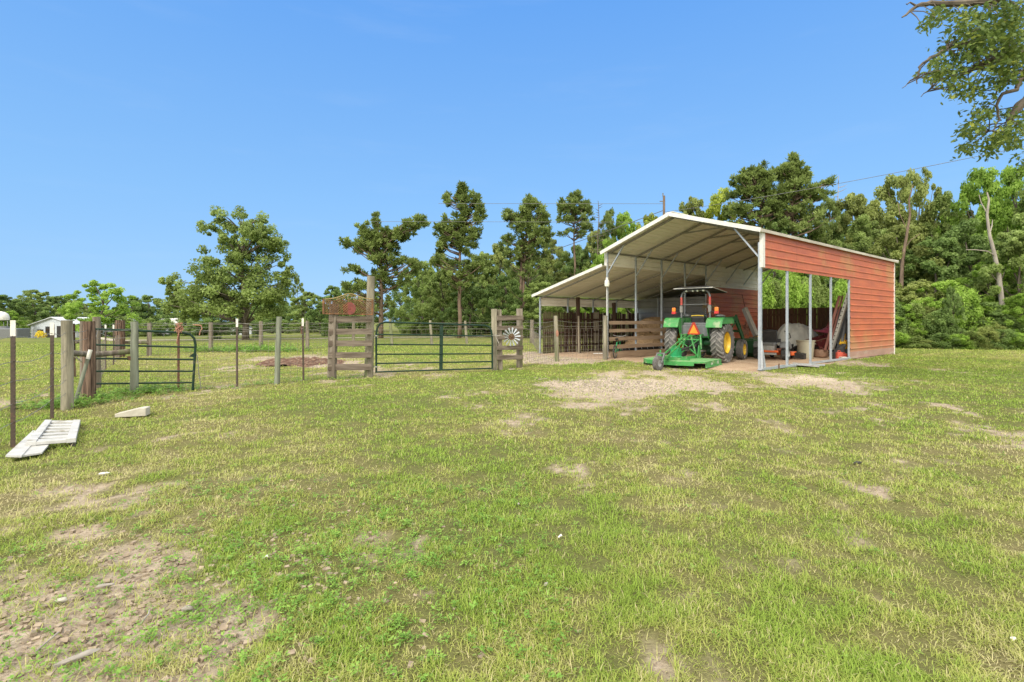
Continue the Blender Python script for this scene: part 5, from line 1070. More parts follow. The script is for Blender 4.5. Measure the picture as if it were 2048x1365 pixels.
# low weeds (stuff)
def weeds(name, label, n, box, smax, seed, mat_='weed', prob=None):
    r = np.random.default_rng(seed); Vs = []; Va = []; cnt = 0
    (xa, xb), (ya, yb) = box
    while cnt < n:
        x = r.uniform(xa, xb); y = r.uniform(ya, yb)
        if prob is not None and r.random() > prob(x, y): cnt += .1; continue
        cnt += 1; z = float(relief(x, y)); s = smax*(.4+.6*r.random()); hgt = s*(.3+1.0*r.random()); tone = r.random()*.6+.2
        for k in range(int(9+r.random()*12)):
            a = r.random()*6.283; f = r.random(); rad = s*.55*f+.004; c = np.array([x+rad*math.cos(a), y+rad*math.sin(a), z+hgt*(.25+.75*r.random())*(1-.5*f)+.004])
            l = s*(.22+.25*r.random()); w = l*.42; d = np.array([math.cos(a+r.normal()*.4), math.sin(a+r.normal()*.4), .15+.5*r.normal()*.5]); d /= np.linalg.norm(d); sd_ = np.array([-d[1], d[0], r.normal()*.25]); sd_ /= np.linalg.norm(sd_)
            Vs += [c-d*l*.5, c+sd_*w*.5, c+d*l*.5, c-sd_*w*.5]; Va += [tone+r.normal()*.12]*4
    V = np.array(Vs); F_ = np.arange(len(V)).reshape(-1, 4)
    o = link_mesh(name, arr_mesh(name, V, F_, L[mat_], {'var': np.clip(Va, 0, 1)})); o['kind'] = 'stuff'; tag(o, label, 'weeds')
wz = lambda cx, cy, sx, sy: (lambda x, y: math.exp(-((x-cx)/sx)**2-((y-cy)/sy)**2))
weeds('weeds', 'low broad leaved weeds on the bare soil at the front left', 1500, ((-3.2, .3), (2.0, 4.6)), .075, 3, prob=lambda x, y: min(1, .25+wz(-1.1, 2.9, .8, .9)(x, y)))
weeds('weeds', 'scattered small weeds through the rest of the lawn', 1300, ((-6, 7), (2.2, 10)), .06, 5)
weeds('weeds', 'taller weeds along the far pen fence', 500, ((-16, -10), (23.2, 27)), .42, 7, 'weed', wz(-13.2, 24.8, 2.6, .9))
weeds('weeds', 'green weeds growing round the gate posts on the left', 420, ((-9.0, -6.3), (8.3, 11.2)), .20, 9, 'weed', lambda x, y: .9 if abs((y-8.4)-(x+7.6)*-0) < 3.2 and abs((x+7.7)-(y-9.5)*.25) < .55 else .04)
weeds('weeds', 'weeds along the foot of the wire fence to the sign frame', 300, ((-6.6, -4.0), (11, 13.6)), .13, 19, 'weed', lambda x, y: 1 if abs(y-(11.3+(x+6.3)*1.0)) < .3 else .03)
# gravel before the barn
def gravel(n, cx, cy, sx, sy, seed):
    r = np.random.default_rng(seed); b = MB()
    for k in range(n):
        x = cx+r.normal()*sx; y = cy+r.normal()*sy; s = .008+.014*r.random(); z = float(relief(x, y)); rt = Matrix.Rotation(r.random()*3, 3, 'Z') @ Matrix.Rotation(r.random(), 3, 'X'); b.box((x, y, z+s*.2-.006), (s*1.5, s, s*.7), rt)
    return b
M['gravel'] = mat('dusty gravel', (.40, .34, .27), (.22, .19, .16), 30, rough=.9, bst=0)
b = gravel(1700, 2.4, 11.9, .8, .75, 3); o = b.build('gravel', M['gravel']); o['kind'] = 'stuff'; tag(o, 'pale gravel spread on the ground before the barn', 'gravel')
M['clod'] = mat('soil crumbs', (.37, .30, .22), (.23, .18, .13), 20, rough=.95, bst=0)
b = gravel(1500, -1.9, 2.75, .75, .6, 8); o = b.build('soil_crumbs', M['clod']); o['kind'] = 'stuff'; tag(o, 'crumbs of dry soil on the bare ground at the front left', 'soil')
b = gravel(700, 1.0, 19.5, .8, .7, 6); o = b.build('gravel', M['gravel']); o['kind'] = 'stuff'; tag(o, 'pale gravel strip before the lean-to', 'gravel')
# pale drive across the far pasture
b = MB(); pts = [(-40, 47), (-30.5, 38.2), (-24, 39.5), (-20, 41), (-14, 44), (-9, 46), (2, 47.5), (16, 50)]
for i in range(len(pts)-1):
    (xa, ya), (xb, yb) = pts[i], pts[i+1]; g0, g1_ = float(gz(xa, ya)), float(gz(xb, yb)); w = .7
    b.add([(xa, ya-w, g0+.03), (xb, yb-w, g1_+.03), (xb, yb+w, g1_+.03), (xa, ya+w, g0+.03)], [(0, 1, 2, 3)])
o = b.build('path', mat('pale dirt drive', (.50, .44, .33), (.42, .38, .27), 2, rough=.95)); o['kind'] = 'structure'
# ------------------------------------------------------------------ far buildings
def gp(px, Y): x, y = AT(px, Y); return x, y, float(gz(x, y))
def gable_house(label, px, Y, w, d, he, hp, rot, mw, mr, name='metal_shed', cat='barn', openings=()):
    x, y, z = gp(px, Y); o = thing(name, label, cat, (x, y, z), rot)
    b = MB(); b.prism([(-w/2, -.1), (w/2, -.1), (w/2, he), (0, hp), (-w/2, he)], (0, 0, 0), (1, 0, 0), (0, 0, 1), (0, d, 0)); b.build('wall', mw, o)
    for s in (-1, 1):
        b = MB(); b.add([(s*(w/2+.3), -.35, he-.10), (0, -.35, hp+.04), (0, d+.35, hp+.04), (s*(w/2+.3), d+.35, he-.10), (s*(w/2+.3), -.35, he-.0), (0, -.35, hp+.14), (0, d+.35, hp+.14), (s*(w/2+.3), d+.35, he-.0)], [(0, 1, 2, 3), (7, 6, 5, 4), (0, 4, 5, 1), (3, 2, 6, 7), (0, 3, 7, 4)]); b.build('roof', mr, o)
    for (a, c, z0, z1, nm, m) in openings:
        b = MB(); b.box(((a+c)/2, -.012, (z0+z1)/2), (c-a, .05, z1-z0)); b.build(nm, m, o)
    return o
gable_house('grey metal shed with open bays shown as painted shade beyond the pasture at the left', 106, 84, 10.3, 13, 2.35, 3.6, R(-14), M['farwall'], M['farroof'], openings=((-3.6, -2.2, .0, 1.6, 'opening', M['dark']), (-1.7, -.1, .1, 2.1, 'opening', M['dark']), (.9, 2.6, 0, 2.2, 'opening', M['dark']), (-.05, .35, 0, 2.5, 'door_post', M['rust']), (-1.6, .2, 1.3, 1.7, 'awning', M['rust'])))  # bays are dark boxes on the solid wall, coloured as inside shade
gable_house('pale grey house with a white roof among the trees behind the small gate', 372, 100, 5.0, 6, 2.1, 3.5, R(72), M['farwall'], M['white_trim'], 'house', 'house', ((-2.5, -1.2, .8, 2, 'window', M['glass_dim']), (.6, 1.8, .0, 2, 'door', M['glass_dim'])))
gable_house('low pale blue grey shed half hidden behind the big spreading tree', 482, 108, 4.4, 4, 1.4, 1.7, R(4), M['farwall'], M['farroof'], 'metal_shed', 'shed')
x, y, z = gp(2, 80); o = thing('feed_tank', 'white domed tank on a dark stand at the left edge', 'tank', (x, y, z))
b = MB(); b.lathe([(1.0, 3.2), (1.05, 3.6), (.85, 4.2), (.45, 4.5), (0, 4.6)], n=20); b.lathe([(1.0, 3.2), (0, 3.1)], n=20); b.build('dome', M['white_trim'], o, True)
b = MB(); b.lathe([(1.15, 0), (1.15, 1.9), (.9, 2.2), (0, 2.2)], n=18); b.build('base', M['greyp'], o, True)
for k in range(4): b = MB(); a = k*1.57+.4; b.cyl((.8*math.cos(a), .8*math.sin(a), 1.9), (.8*math.cos(a), .8*math.sin(a), 3.25), .06, n=6); b.build('leg', M['greyl'], o)
o = thing('pipe_corral', 'grey pipe corral panels in front of the far metal shed', 'fence')
for j, zz in enumerate((.4, .8, 1.2, 1.6)):
    b = MB(); p, q = gp(20, 76), gp(66, 78); b.cyl((p[0], p[1], p[2]+zz), (q[0], q[1], q[2]+zz), .05, n=6); b.build('rail', M['greyl'], o)
for f in range(5):
    b = MB(); p = gp(20+f*11.5, 76+f*.5); b.cyl((p[0], p[1], p[2]), (p[0], p[1], p[2]+1.7), .06, n=6); b.build('upright', M['greyl'], o)
p = gp(12, 72); b = MB(); b.box((0, 0, .9), (5.2, 2, 1.9)); tag(b.build('trough', M['greyp'], bevel=.1, loc=p), 'long grey stock tank at the left edge of the pasture', 'tank')
p = gp(80, 70); o = thing('flower_planter', 'yellow flowering bush in a low grey planter before the far shed', 'planter', p)
b = MB(); b.box((0, 0, .12), (2.8, .9, .55)); b.build('box', M['concrete'], o, bevel=.05)
# ------------------------------------------------------------------ foliage
ORD = ['first', 'second', 'third', 'fourth', 'fifth', 'sixth', 'seventh', 'eighth', 'ninth', 'tenth', 'eleventh', 'twelfth', 'thirteenth', 'fourteenth', 'fifteenth', 'sixteenth', 'seventeenth', 'eighteenth', 'nineteenth', 'twentieth']+['twenty-'+w for w in ('first', 'second', 'third', 'fourth', 'fifth', 'sixth', 'seventh', 'eighth', 'ninth')]+['thirtieth', 'thirty-first', 'thirty-second', 'thirty-third']
def leafs(C, Rr, n, size, r, flat=.7, needle=False, tone=None):
    """n leaves round every clump centre C with radius Rr; returns verts and tone"""
    k = len(C); ci = np.repeat(np.arange(k), n); m = k*n
    d = r.normal(size=(m, 3)); d /= np.linalg.norm(d, axis=1, keepdims=True)
    rad = (r.random(m)**(.75 if needle else .5))[:, None]*(1.15 if needle else 1.05)
    c = C[ci]+d*rad*Rr[ci]*np.array([1, 1, flat])
    if needle:
        a = d+r.normal(size=(m, 3))*.35+np.array([0, 0, .45]); a /= np.linalg.norm(a, axis=1, keepdims=True); b = np.cross(a, r.normal(size=(m, 3)))
    else:
        nn = d*.55+np.array([0, -.15, .55])+r.normal(size=(m, 3))*.55; nn /= np.linalg.norm(nn, axis=1, keepdims=True)
        a = np.cross(nn, r.normal(size=(m, 3))); a /= np.linalg.norm(a, axis=1, keepdims=True); b = np.cross(nn, a)
    b /= np.linalg.norm(b, axis=1, keepdims=True)
    s = (size*(.55+.9*r.random(m)))[:, None]; w = s*(.13 if needle else .36)
    off = a*s*.15
    V = np.stack([c-a*s*.5, c+b*w+off, c+a*s*.5, c-b*w+off], 1).reshape(-1, 3)
    t = (r.random(k) if tone is None else tone)[ci]*.65+.17+r.normal(size=m)*.10
    return V, np.repeat(np.clip(t, 0, 1), 4)
def crown_mesh(name, C, Rr, n, size, seed, flat=.7, needle=False, extra=None):
    r = np.random.default_rng(seed); V, t = leafs(np.array(C), np.array(Rr)[:, None], n, size, r, flat, needle)
    return arr_mesh(name, V, np.arange(len(V)).reshape(-1, 4), None, {'var': t})
def trunk_mesh(name, paths, n=7):
    b = MB()
    for pts, rs in paths: b.tube(pts, rs, n)
    me = bpy.data.meshes.new(name); me.from_pydata(b.v, [], b.f); me.update(); me.polygons.foreach_set('use_smooth', [True]*len(me.polygons)); return me
def decid(seed, low=.12, bulge=.55, m=46, cl=.13, size=.021, n=260, top=1.0, trunk=.022):
    m = int(m*2.6); cl = cl*.58
    """unit tree: height 1, width 1 (scaled when placed)"""
    r = random.Random(seed); C = []; Rr = []
    while len(C) < m:
        z = low+(top-low)*r.random(); f = (z-low)/(top-low)
        rad = .5*(max(0, math.sin(math.pi*min(1, (f*.80+.16))))**.7)*(1-.25*f)*(.9+.25*r.random())
        a = r.random()*6.283; q = r.random()**.5
        if q < .45 and r.random() < .6: continue
        C.append((rad*q*math.cos(a), rad*q*math.sin(a), z-cl*.5)); Rr.append(cl*(.55+.7*r.random())*(1.1-.4*f))
    paths = []; bend = [(r.uniform(-.03, .03), r.uniform(-.03, .03)) for _ in range(6)]
    tp = [(bend[k][0]*k*.5, bend[k][1]*k*.5, .18*k-.01) for k in range(6)]; paths.append((tp, [trunk*(1-.17*k) for k in range(6)]))
    for c in sorted(C, key=lambda c: r.random())[:16]:
        k = max(1, min(4, int((c[2]-.12)/.2))); s = Vector(tp[k]); e = Vector(c); mid = s.lerp(e, .5)+Vector((0, 0, -.02)); paths.append(([s, mid, e], [trunk*.42, trunk*.26, trunk*.08]))
    return crown_mesh('crown', C, Rr, n, size, seed+500, .7 if low > -.01 else 1.3), trunk_mesh('trunk', paths)
def pine(seed, lows=.42, m=34, n=110, size=.034, wid=.42, trunk=.014, cl=.05, lean=0, limbs=()):
    r = random.Random(seed); C = []; Rr = []; paths = []
    tp = [(lean*(k/7)**2+r.uniform(-.008, .008), r.uniform(-.008, .008), k/7*.98) for k in range(8)]; paths.append((tp, [trunk*(1-.11*k) for k in range(8)]))
    def tr(z): i = min(6, int(z*7)); f = z*7-i; return Vector(tp[i]).lerp(Vector(tp[i+1]), min(1, f))
    for k in range(m):
        f = k/(m-1); z = lows+(1.0-lows)*f; a = k*2.4+r.random(); ln = wid*(1-f**1.7)*(.45+.65*r.random())*(.75+.5*math.sin(f*3)) + .03
        s = tr(min(z, .97)-.03); e = s+Vector((math.cos(a)*ln, math.sin(a)*ln, .02+.05*r.random()+.03*f)); mid = s.lerp(e, .55)+Vector((0, 0, -.01)); paths.append(([s, mid, e], [trunk*.35, trunk*.22, trunk*.08]))
        C.append(e); Rr.append(cl*(.7+.5*r.random()))
        if ln > .12: C.append(s.lerp(e, .62)+Vector((r.uniform(-.03, .03), r.uniform(-.03, .03), .015))); Rr.append(cl*.8)
        for _ in range(2): C.append(e+Vector((r.uniform(-.07, .07), r.uniform(-.07, .07), r.uniform(-.02, .04)))); Rr.append(cl*.55)
    for (za, dx, dz, q) in limbs:
        s = tr(za); e = s+Vector((dx, r.uniform(-.05, .05), dz)); mid = s.lerp(e, .5)+Vector((0, 0, -.03)); paths.append(([s, mid, e], [trunk*.5, trunk*.35, trunk*.1]))
        for j in range(q): f = .35+.65*j/(q-1); C.append(s.lerp(e, f)+Vector((r.uniform(-.03, .03), r.uniform(-.04, .04), -.03*(1-f)+r.uniform(0, .05)))); Rr.append(cl*(.8+.3*r.random()))
    return crown_mesh('crown', C, Rr, n, size, seed+900, .8, True), trunk_mesh('trunk', paths)
PD = [decid(11), decid(12, .2, m=40, cl=.12), decid(13, .05, m=54, cl=.12), decid(14, .3, m=34, cl=.12, n=130), decid(15, .1, m=60, cl=.11)]
PB = [decid(21, -.02, m=34, cl=.2, size=.036, n=150, trunk=.012), decid(22, -.02, m=30, cl=.22, size=.036, n=150, trunk=.012)]
PP = [pine(31, m=30), pine(32, .35, 36), pine(33, .5, 26, wid=.42)]
def tree(proto, px, ytop, wpx, Y, leaf, label, name='broadleaf_tree', cat='tree', group=None, bark='bark', rot=None, zb=0, parts=('crown', 'trunk'), yb=None):
    x, y = AT(px, Y); g0 = float(gz(x, y)); h = ZT(ytop, Y)-g0; w = wpx/F*Y
    o = thing(name, label, cat, (x, y, g0+zb), rot if rot is not None else random.Random(px*3+ytop).random()*6.28, group)
    for nm, me in zip(parts, proto):
        c = link_mesh(nm, me, o)
        if not me.materials: me.materials.append(L['sage'])
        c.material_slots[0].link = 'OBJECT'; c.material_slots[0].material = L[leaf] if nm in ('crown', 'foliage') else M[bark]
        c.scale = (w, w, h)
    return o
# far left row
for (px, yt, w, Y, lf, p, lab) in [
    (-60, 585, 120, 100, 'dark', 0, 'dark tree at the very left edge of the far row'), (15, 590, 100, 95, 'dark', 2, 'rounded dark tree above the domed tank'), (72, 579, 115, 105, 'sage', 1, 'tallest rounded tree behind the far grey shed'),
    (120, 590, 100, 100, 'dark', 4, 'dark tree behind the roof of the far grey shed'), (150, 600, 70, 92, 'sage', 0, 'small tree between the shed and the bright green tree'), (262, 592, 80, 96, 'dark', 2, 'dark tree just right of the bright green tree'), (296, 590, 85, 100, 'dark', 1, 'dark rounded tree left of the white roofed house'),
    (336, 612, 60, 110, 'sage', 4, 'distant tree rising over the white roofed house'), (372, 600, 80, 98, 'dark', 3, 'dark tree right behind the white roofed house'), (230, 630, 90, 85, 'sage', 2, 'low tree under the bright green tree'), (20, 622, 60, 82, 'bright', 0, 'small light tree beside the domed tank'), (300, 638, 60, 84, 'sage', 3, 'low bushy tree left of the house wall'),
    (595, 557, 42, 92, 'pine', 3, 'slim tree top poking up right of the big spreading tree'), (545, 590, 110, 88, 'dark', 1, 'dim tree behind the right side of the big spreading tree'), (440, 600, 120, 92, 'dark', 0, 'dim tree behind the left side of the big spreading tree')]:
    tree(PD[p] if p != 3 else PP[0], px, yt, w, Y, lf, lab, 'pine_tree' if p == 3 and lf == 'pine' else 'broadleaf_tree')
for ii, px in enumerate(range(-50, 700, 44)):
    tree(PD[(2, 4, 0)[ii % 3]], px, 606+random.Random(px).randint(-10, 12), 95, 112, ('dark', 'sage')[ii % 2], ORD[ii]+' tree from the left in the farthest tree line', group='farthest tree line')
bright = decid(41, .2, m=34, cl=.13, size=.032, n=110, trunk=.024)
tree(bright, 200, 559, 138, 62, 'bright', 'bright green open crowned tree above the far shed', rot=1)
# the big spreading tree
def big_tree():
    x, y = AT(491, 40); o = thing('broadleaf_tree', 'big spreading tree with a tall uneven crown in the pasture', 'tree', (x, y, 0))
    r = random.Random(77); C = []; Rr = []; k = 40/F
    def blob(px, py, rx, ry, m, s):
        for _ in range(int(m*1.5)):
            a = r.random()*6.283; q = r.random()**.5; C.append(((px-491+rx*q*math.cos(a))*k, r.uniform(-1, 1)*rx*k*.8, (680-py-ry*q*math.sin(a))*k)); Rr.append(s*.62*(.6+.8*r.random()))
    blob(478, 455, 62, 34, 30, .62); blob(425, 462, 16, 22, 5, .42); blob(505, 500, 62, 45, 34, .75); blob(448, 520, 55, 40, 22, .7); blob(562, 545, 24, 40, 12, .55); blob(548, 480, 20, 26, 7, .5)
    blob(482, 578, 82, 50, 54, .95); blob(420, 590, 60, 42, 30, .8); blob(365, 575, 34, 22, 12, .55); blob(335, 563, 14, 8, 4, .38); blob(375, 620, 45, 24, 16, .65); blob(540, 598, 36, 38, 18, .75); blob(350, 600, 26, 14, 6, .5)
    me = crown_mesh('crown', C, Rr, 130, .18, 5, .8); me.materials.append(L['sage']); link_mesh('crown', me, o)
    tp = [(0, 0, -.05), (.03, 0, 1.2), (-.1, .1, 2.8), (-.25, .1, 4.6), (-.3, 0, 6.6), (-.2, 0, 8.6), (-.4, 0, 9.9)]; paths = [(tp, [.30, .24, .21, .17, .12, .07, .03])]
    for c in C[::6]:
        s = Vector(tp[max(1, min(5, int(c[2]/1.9)))]); e = Vector(c); paths.append(([s, s.lerp(e, .5)+Vector((0, 0, .15)), e], [.09, .05, .015]))
    me = trunk_mesh('trunk', paths, 8); me.materials.append(M['bark']); link_mesh('trunk', me, o)
big_tree()
# shrubs under and around it
for (px, yt, w, Y, lf, lab) in [(430, 653, 26, 42, 'dark', 'dark clipped shrub left of the big tree\'s trunk'), (515, 651, 24, 46, 'dark', 'dark shrub right of the big tree\'s trunk'), (652, 640, 26, 50, 'dark', 'dark shrub seen just left of the sign frame'), (575, 655, 20, 60, 'sage', 'pale shrub far behind the round post'), (1058, 648, 30, 48, 'bright', 'bright green bush left of the thick far post'), (1094, 640, 60, 52, 'bright', 'bright bush seen over the lean-to picket fence')]:
    tree(PB[0], px, yt, w, Y, lf, lab, 'shrub', 'shrub', parts=('foliage', 'stem'))
# middle trees
for (px, yt, w, Y, lf, p, lab) in [(612, 583, 100, 66, 'sage', 2, 'feathery grey green tree left of the sign'), (668, 572, 90, 72, 'dark', 0, 'dark tree directly behind the lattice sign'), (700, 560, 90, 78, 'sage', 4, 'tree rising behind the tall gate post'), (640, 610, 70, 60, 'dark', 1, 'low dim tree left of the sign frame'), (742, 590, 80, 70, 'sage', 1, 'low tree at the foot of the crooked pine'), (800, 570, 75, 75, 'sage', 3, 'tree between the crooked pine and the forest'), (565, 610, 70, 75, 'dark', 4, 'dim tree right of the big tree\'s lower crown')]:
    tree(PD[p], px, yt, w, Y, lf, lab)
def big_pine(label, px, ytop, Y, blobs, r0=.2, seed=1, leaf='pine', tuft=.27, bend=0, n=80, yb=None):
    """pine whose tufts sit on limbs reaching to the given clumps (cx, cy, rx, ry, count: photo pixels at its own distance)"""
    x, y = AT(px, Y); o = thing('pine_tree', label, 'tree', (x, y, 0)); r = random.Random(seed); k = Y/F; ht = ZT(ytop, Y); C = []; Rr = []
    for cx, cy, rx, ry, m in blobs:
        for _ in range(int(m*1.75)):
            a = r.random()*6.283; q = r.random()**.5*(1.35 if r.random() < .18 else 1); dx = (cx-px+rx*q*math.cos(a))*k
            C.append(Vector((dx, r.uniform(-1, 1)*(rx*.9+abs(cx-px)*.5)*k, ZT(cy+ry*q*math.sin(a), Y)))); Rr.append(tuft*(.65+.7*r.random()))
    tp = [(bend*(j/8)**2*k+r.uniform(-.06, .06), 0, ht*.985*j/8) for j in range(9)]; paths = [(tp, [r0*(1-.105*j) for j in range(9)])]
    def tr(z): t = min(7.99, max(0, z/(ht*.985)*8)); i = int(t); return Vector(tp[i]).lerp(Vector(tp[i+1]), t-i)
    for c in C[::2]:
        d = math.hypot(c.x, c.y); s = tr(max(1.5, c.z-.35*d-.2)); paths.append(([s, s.lerp(c, .55)+Vector((0, 0, -.08*d)), c], [r0*.3, r0*.2, .02]))
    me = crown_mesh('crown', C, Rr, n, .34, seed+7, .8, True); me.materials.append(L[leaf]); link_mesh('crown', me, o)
    me = trunk_mesh('trunk', paths, 7); me.materials.append(M['bark_pine']); link_mesh('trunk', me, o)
big_pine('crooked pine with one long limb reaching right', 763, 431, 44, [(752, 440, 6, 12, 6), (745, 470, 22, 18, 22), (775, 480, 28, 20, 28), (800, 466, 14, 12, 10), (825, 452, 14, 8, 9), (843, 440, 8, 6, 6), (712, 492, 18, 10, 12), (755, 505, 30, 18, 26), (790, 520, 26, 10, 10), (825, 530, 14, 12, 9), (715, 540, 18, 9, 8), (765, 545, 26, 12, 10), (735, 575, 36, 14, 14), (790, 560, 22, 14, 7), (750, 605, 40, 14, 12)], .24, 61, bend=-8)
big_pine('tallest slim pine standing clear left of the barn', 919, 369, 44, [(924, 378, 9, 9, 8), (922, 398, 12, 12, 12), (895, 400, 7, 12, 6), (948, 400, 10, 14, 9), (960, 418, 6, 9, 5), (925, 425, 14, 14, 14), (957, 437, 9, 10, 7), (900, 450, 14, 14, 12), (925, 455, 16, 14, 12), (878, 462, 12, 12, 8), (950, 465, 10, 12, 8), (905, 480, 22, 12, 14), (885, 495, 14, 8, 6), (935, 490, 16, 14, 9), (880, 522, 16, 7, 7), (930, 525, 26, 16, 14), (955, 540, 14, 14, 6), (915, 560, 36, 18, 14)], .2, 62, bend=4)
big_pine('broad topped pine second from the tallest slim pine', 1045, 396, 48, [(1058, 405, 14, 10, 12), (1060, 420, 22, 12, 18), (1018, 428, 12, 10, 9), (1085, 440, 14, 10, 10), (1045, 445, 30, 14, 22), (1012, 478, 10, 9, 6), (1060, 470, 34, 16, 24), (1095, 470, 12, 14, 8), (1040, 500, 34, 16, 18), (1075, 505, 26, 18, 12), (1050, 535, 40, 18, 14)], .18, 63, bend=14, tuft=.30)
big_pine('round topped pine beside the dead snag', 1149, 386, 50, [(1150, 394, 14, 9, 11), (1132, 410, 14, 12, 11), (1150, 415, 22, 14, 16), (1170, 415, 12, 14, 10), (1125, 435, 10, 10, 5), (1150, 440, 22, 10, 9), (1172, 445, 12, 10, 5), (1150, 465, 24, 10, 6), (1180, 455, 14, 5, 4)], .18, 64, tuft=.28)
def snag(px, yt, Y, label, seed, m='bark_pale', spread=.5, n=14, r0=.13):
    x, y = AT(px, Y); h = ZT(yt, Y); r = random.Random(seed); o = thing('dead_tree', label, 'dead tree', (x, y, 0)); b = MB()
    b.tube([(r.uniform(-.08, .08), 0, h*k/8) for k in range(9)], [r0*(1-.1*k) for k in range(9)], 7); b.build('trunk', M[m], o, True); b = MB()
    for k in range(n):
        z = h*(.6+.38*k/n); a = r.random()*6.28; l = spread*(1.2-.8*k/n)*(.6+.8*r.random()); b.tube([(0, 0, z), (l*.5*math.cos(a), l*.5*math.sin(a), z+.1*l), (l*math.cos(a), l*math.sin(a), z+.35*l)], [.04, .028, .01], 5)
    b.build('limbs', M[m], o, True)
snag(1197, 402, 48, 'bare dead snag with short stubs left of the barn peak', 3, 'bark', .7, 22, .12)
snag(1676, 352, 47, 'bare forked dead tree rising behind the red wall', 5, 'bark_pale', 1.5, 14, .11)
forest = [  # px, top, width, depth, leaf, proto, label
    (845, 522, 90, 56, 'sage', 0, 'rounded tree at the left end of the forest'), (885, 540, 90, 52, 'sage', 2, 'lower tree left of the tall slim pine'), (880, 500, 70, 64, 'olive', 1, 'olive tree behind the tall slim pine\'s left side'), (965, 500, 90, 58, 'sage', 4, 'tree right of the tall slim pine'), (1000, 488, 95, 60, 'olive', 0, 'tree under the left side of the broad topped pine'), (940, 560, 100, 48, 'dark', 2, 'dark lower tree behind the middle of the wide gate'), (1010, 550, 100, 46, 'dark', 1, 'dark lower tree behind the right end of the wide gate'),
    (1060, 505, 100, 56, 'sage', 3, 'tree between the two round pines'), (1105, 470, 90, 60, 'olive', 2, 'olive tree below the round topped pine'), (1080, 560, 100, 44, 'sage', 4, 'low tree left of the lean-to roof'), (1150, 490, 100, 54, 'sage', 0, 'tree above the middle of the lean-to roof'), (1195, 455, 90, 58, 'olive', 4, 'tree behind the dead snag'), (1150, 555, 120, 46, 'sage', 2, 'lower tree right above the lean-to eave'), (1190, 530, 90, 44, 'bright', 1, 'bright lower tree beside the left roof corner'),
    (1245, 425, 95, 52, 'bright', 0, 'bright round tree left of the barn peak'), (1215, 478, 80, 46, 'bright', 2, 'bright lower tree touching the left roof slope'), (1300, 425, 90, 54, 'lime', 1, 'yellow green tree just left of the utility pole'), (1275, 465, 90, 46, 'bright', 3, 'low bright tree over the left roof slope'), (1385, 388, 100, 50, 'olive', 4, 'olive tree right of the utility pole'), (1445, 380, 120, 50, 'lime', 0, 'yellow green tree over the barn ridge'), (1470, 440, 130, 42, 'lime', 2, 'low yellow green tree behind the right roof slope'), (1360, 430, 80, 44, 'bright', 2, 'low bright tree behind the barn peak'),
    (1550, 430, 120, 42, 'dark', 1, 'dark tree below the pair of tall pines'), (1625, 425, 110, 44, 'sage', 0, 'sage tree behind the middle of the red wall roof'), (1705, 380, 110, 46, 'olive', 4, 'olive tree right of the forked dead tree'), (1740, 430, 120, 38, 'sage', 2, 'lower tree behind the right end of the roof'), (1790, 350, 120, 44, 'olive', 1, 'tall olive tree above the right end of the roof'), (1835, 333, 90, 46, 'olive', 3, 'tallest olive tree top right of the barn'), (1800, 450, 130, 36, 'olive', 0, 'lower olive tree beside the barn\'s right end'), (1895, 385, 100, 42, 'sage', 2, 'sage tree in the middle of the right forest'), (1870, 470, 130, 34, 'dark', 4, 'dark tree low in the right forest'), (1960, 335, 110, 40, 'bright', 0, 'tall bright tree under the overhanging oak'), (2030, 330, 110, 36, 'bright', 1, 'bright tree at the right edge'), (1940, 440, 120, 34, 'dark', 2, 'dark tree behind the leaning bleached trunk'), (2040, 450, 120, 30, 'sage', 4, 'sage tree low at the right edge'), (1990, 520, 120, 31, 'bright', 3, 'bright lower tree right of the leaning trunk'), (2110, 340, 140, 34, 'sage', 0, 'tree just beyond the right edge'), (2170, 380, 140, 30, 'dark', 2, 'dark tree beyond the right edge'),
    (1550, 530, 90, 37, 'bright', 3, 'bright tree seen through the opening above the privacy fence'), (1625, 520, 110, 39, 'bright', 0, 'bright tree seen through the opening near the ladder'), (1590, 560, 90, 35, 'sage', 2, 'low sage tree seen through the middle of the opening'), (1680, 540, 90, 36, 'dark', 4, 'dark tree seen through the opening above the ladder'), (1500, 520, 80, 38, 'bright', 1, 'bright tree seen under the far gable'),
    (1880, 560, 110, 31, 'bright', 3, 'light tree right of the barn with pale leaves'), (1830, 560, 100, 32, 'olive', 2, 'pale olive tree against the red wall corner'), (1930, 590, 110, 30, 'dark', 1, 'dark small tree at the forest edge')]
for (px, yt, w, Y, lf, p, lab) in forest: tree(PD[p], px, yt, w*(1.5 if px > 1690 else 1.2), Y, lf, lab, group='trees of the forest beyond the barn')
dn = 0
for ii, px in enumerate(range(830, 1130, 22)):
    tree(PD[dn % 5], px+random.Random(px).randint(-6, 6), 530+random.Random(px+1).randint(-15, 30), 100, 66+dn % 4*3, 'dark', ORD[ii]+' tree from the left in the dim row behind the wide gate', group='dim trees behind the wide gate'); dn += 1
for ii, px in enumerate(range(1130, 2180, 34)):
    yt = int(np.interp(px, [1130, 1250, 1400, 1600, 1800, 1950, 2200], [520, 470, 450, 450, 440, 430, 420])); tree(PD[dn % 5], px, yt+random.Random(px).randint(-15, 25), 110, 52-(px-1130)/1050*12, ('dark', 'sage', 'olive')[dn % 3], ORD[ii]+' tree from the left in the deep forest row behind the barn', group='dim trees behind the barn'); dn += 1
big_pine('left one of the pair of tall pines over the roof', 1530, 334, 42, [(1515, 341, 9, 8, 8), (1512, 355, 20, 12, 18), (1478, 362, 12, 12, 11), (1539, 350, 7, 8, 5), (1515, 373, 28, 12, 20), (1482, 385, 14, 10, 9), (1520, 395, 26, 12, 14), (1500, 425, 26, 16, 14), (1540, 420, 20, 16, 12), (1470, 425, 20, 14, 8), (1520, 450, 40, 14, 14)], .2, 65, bend=-15)
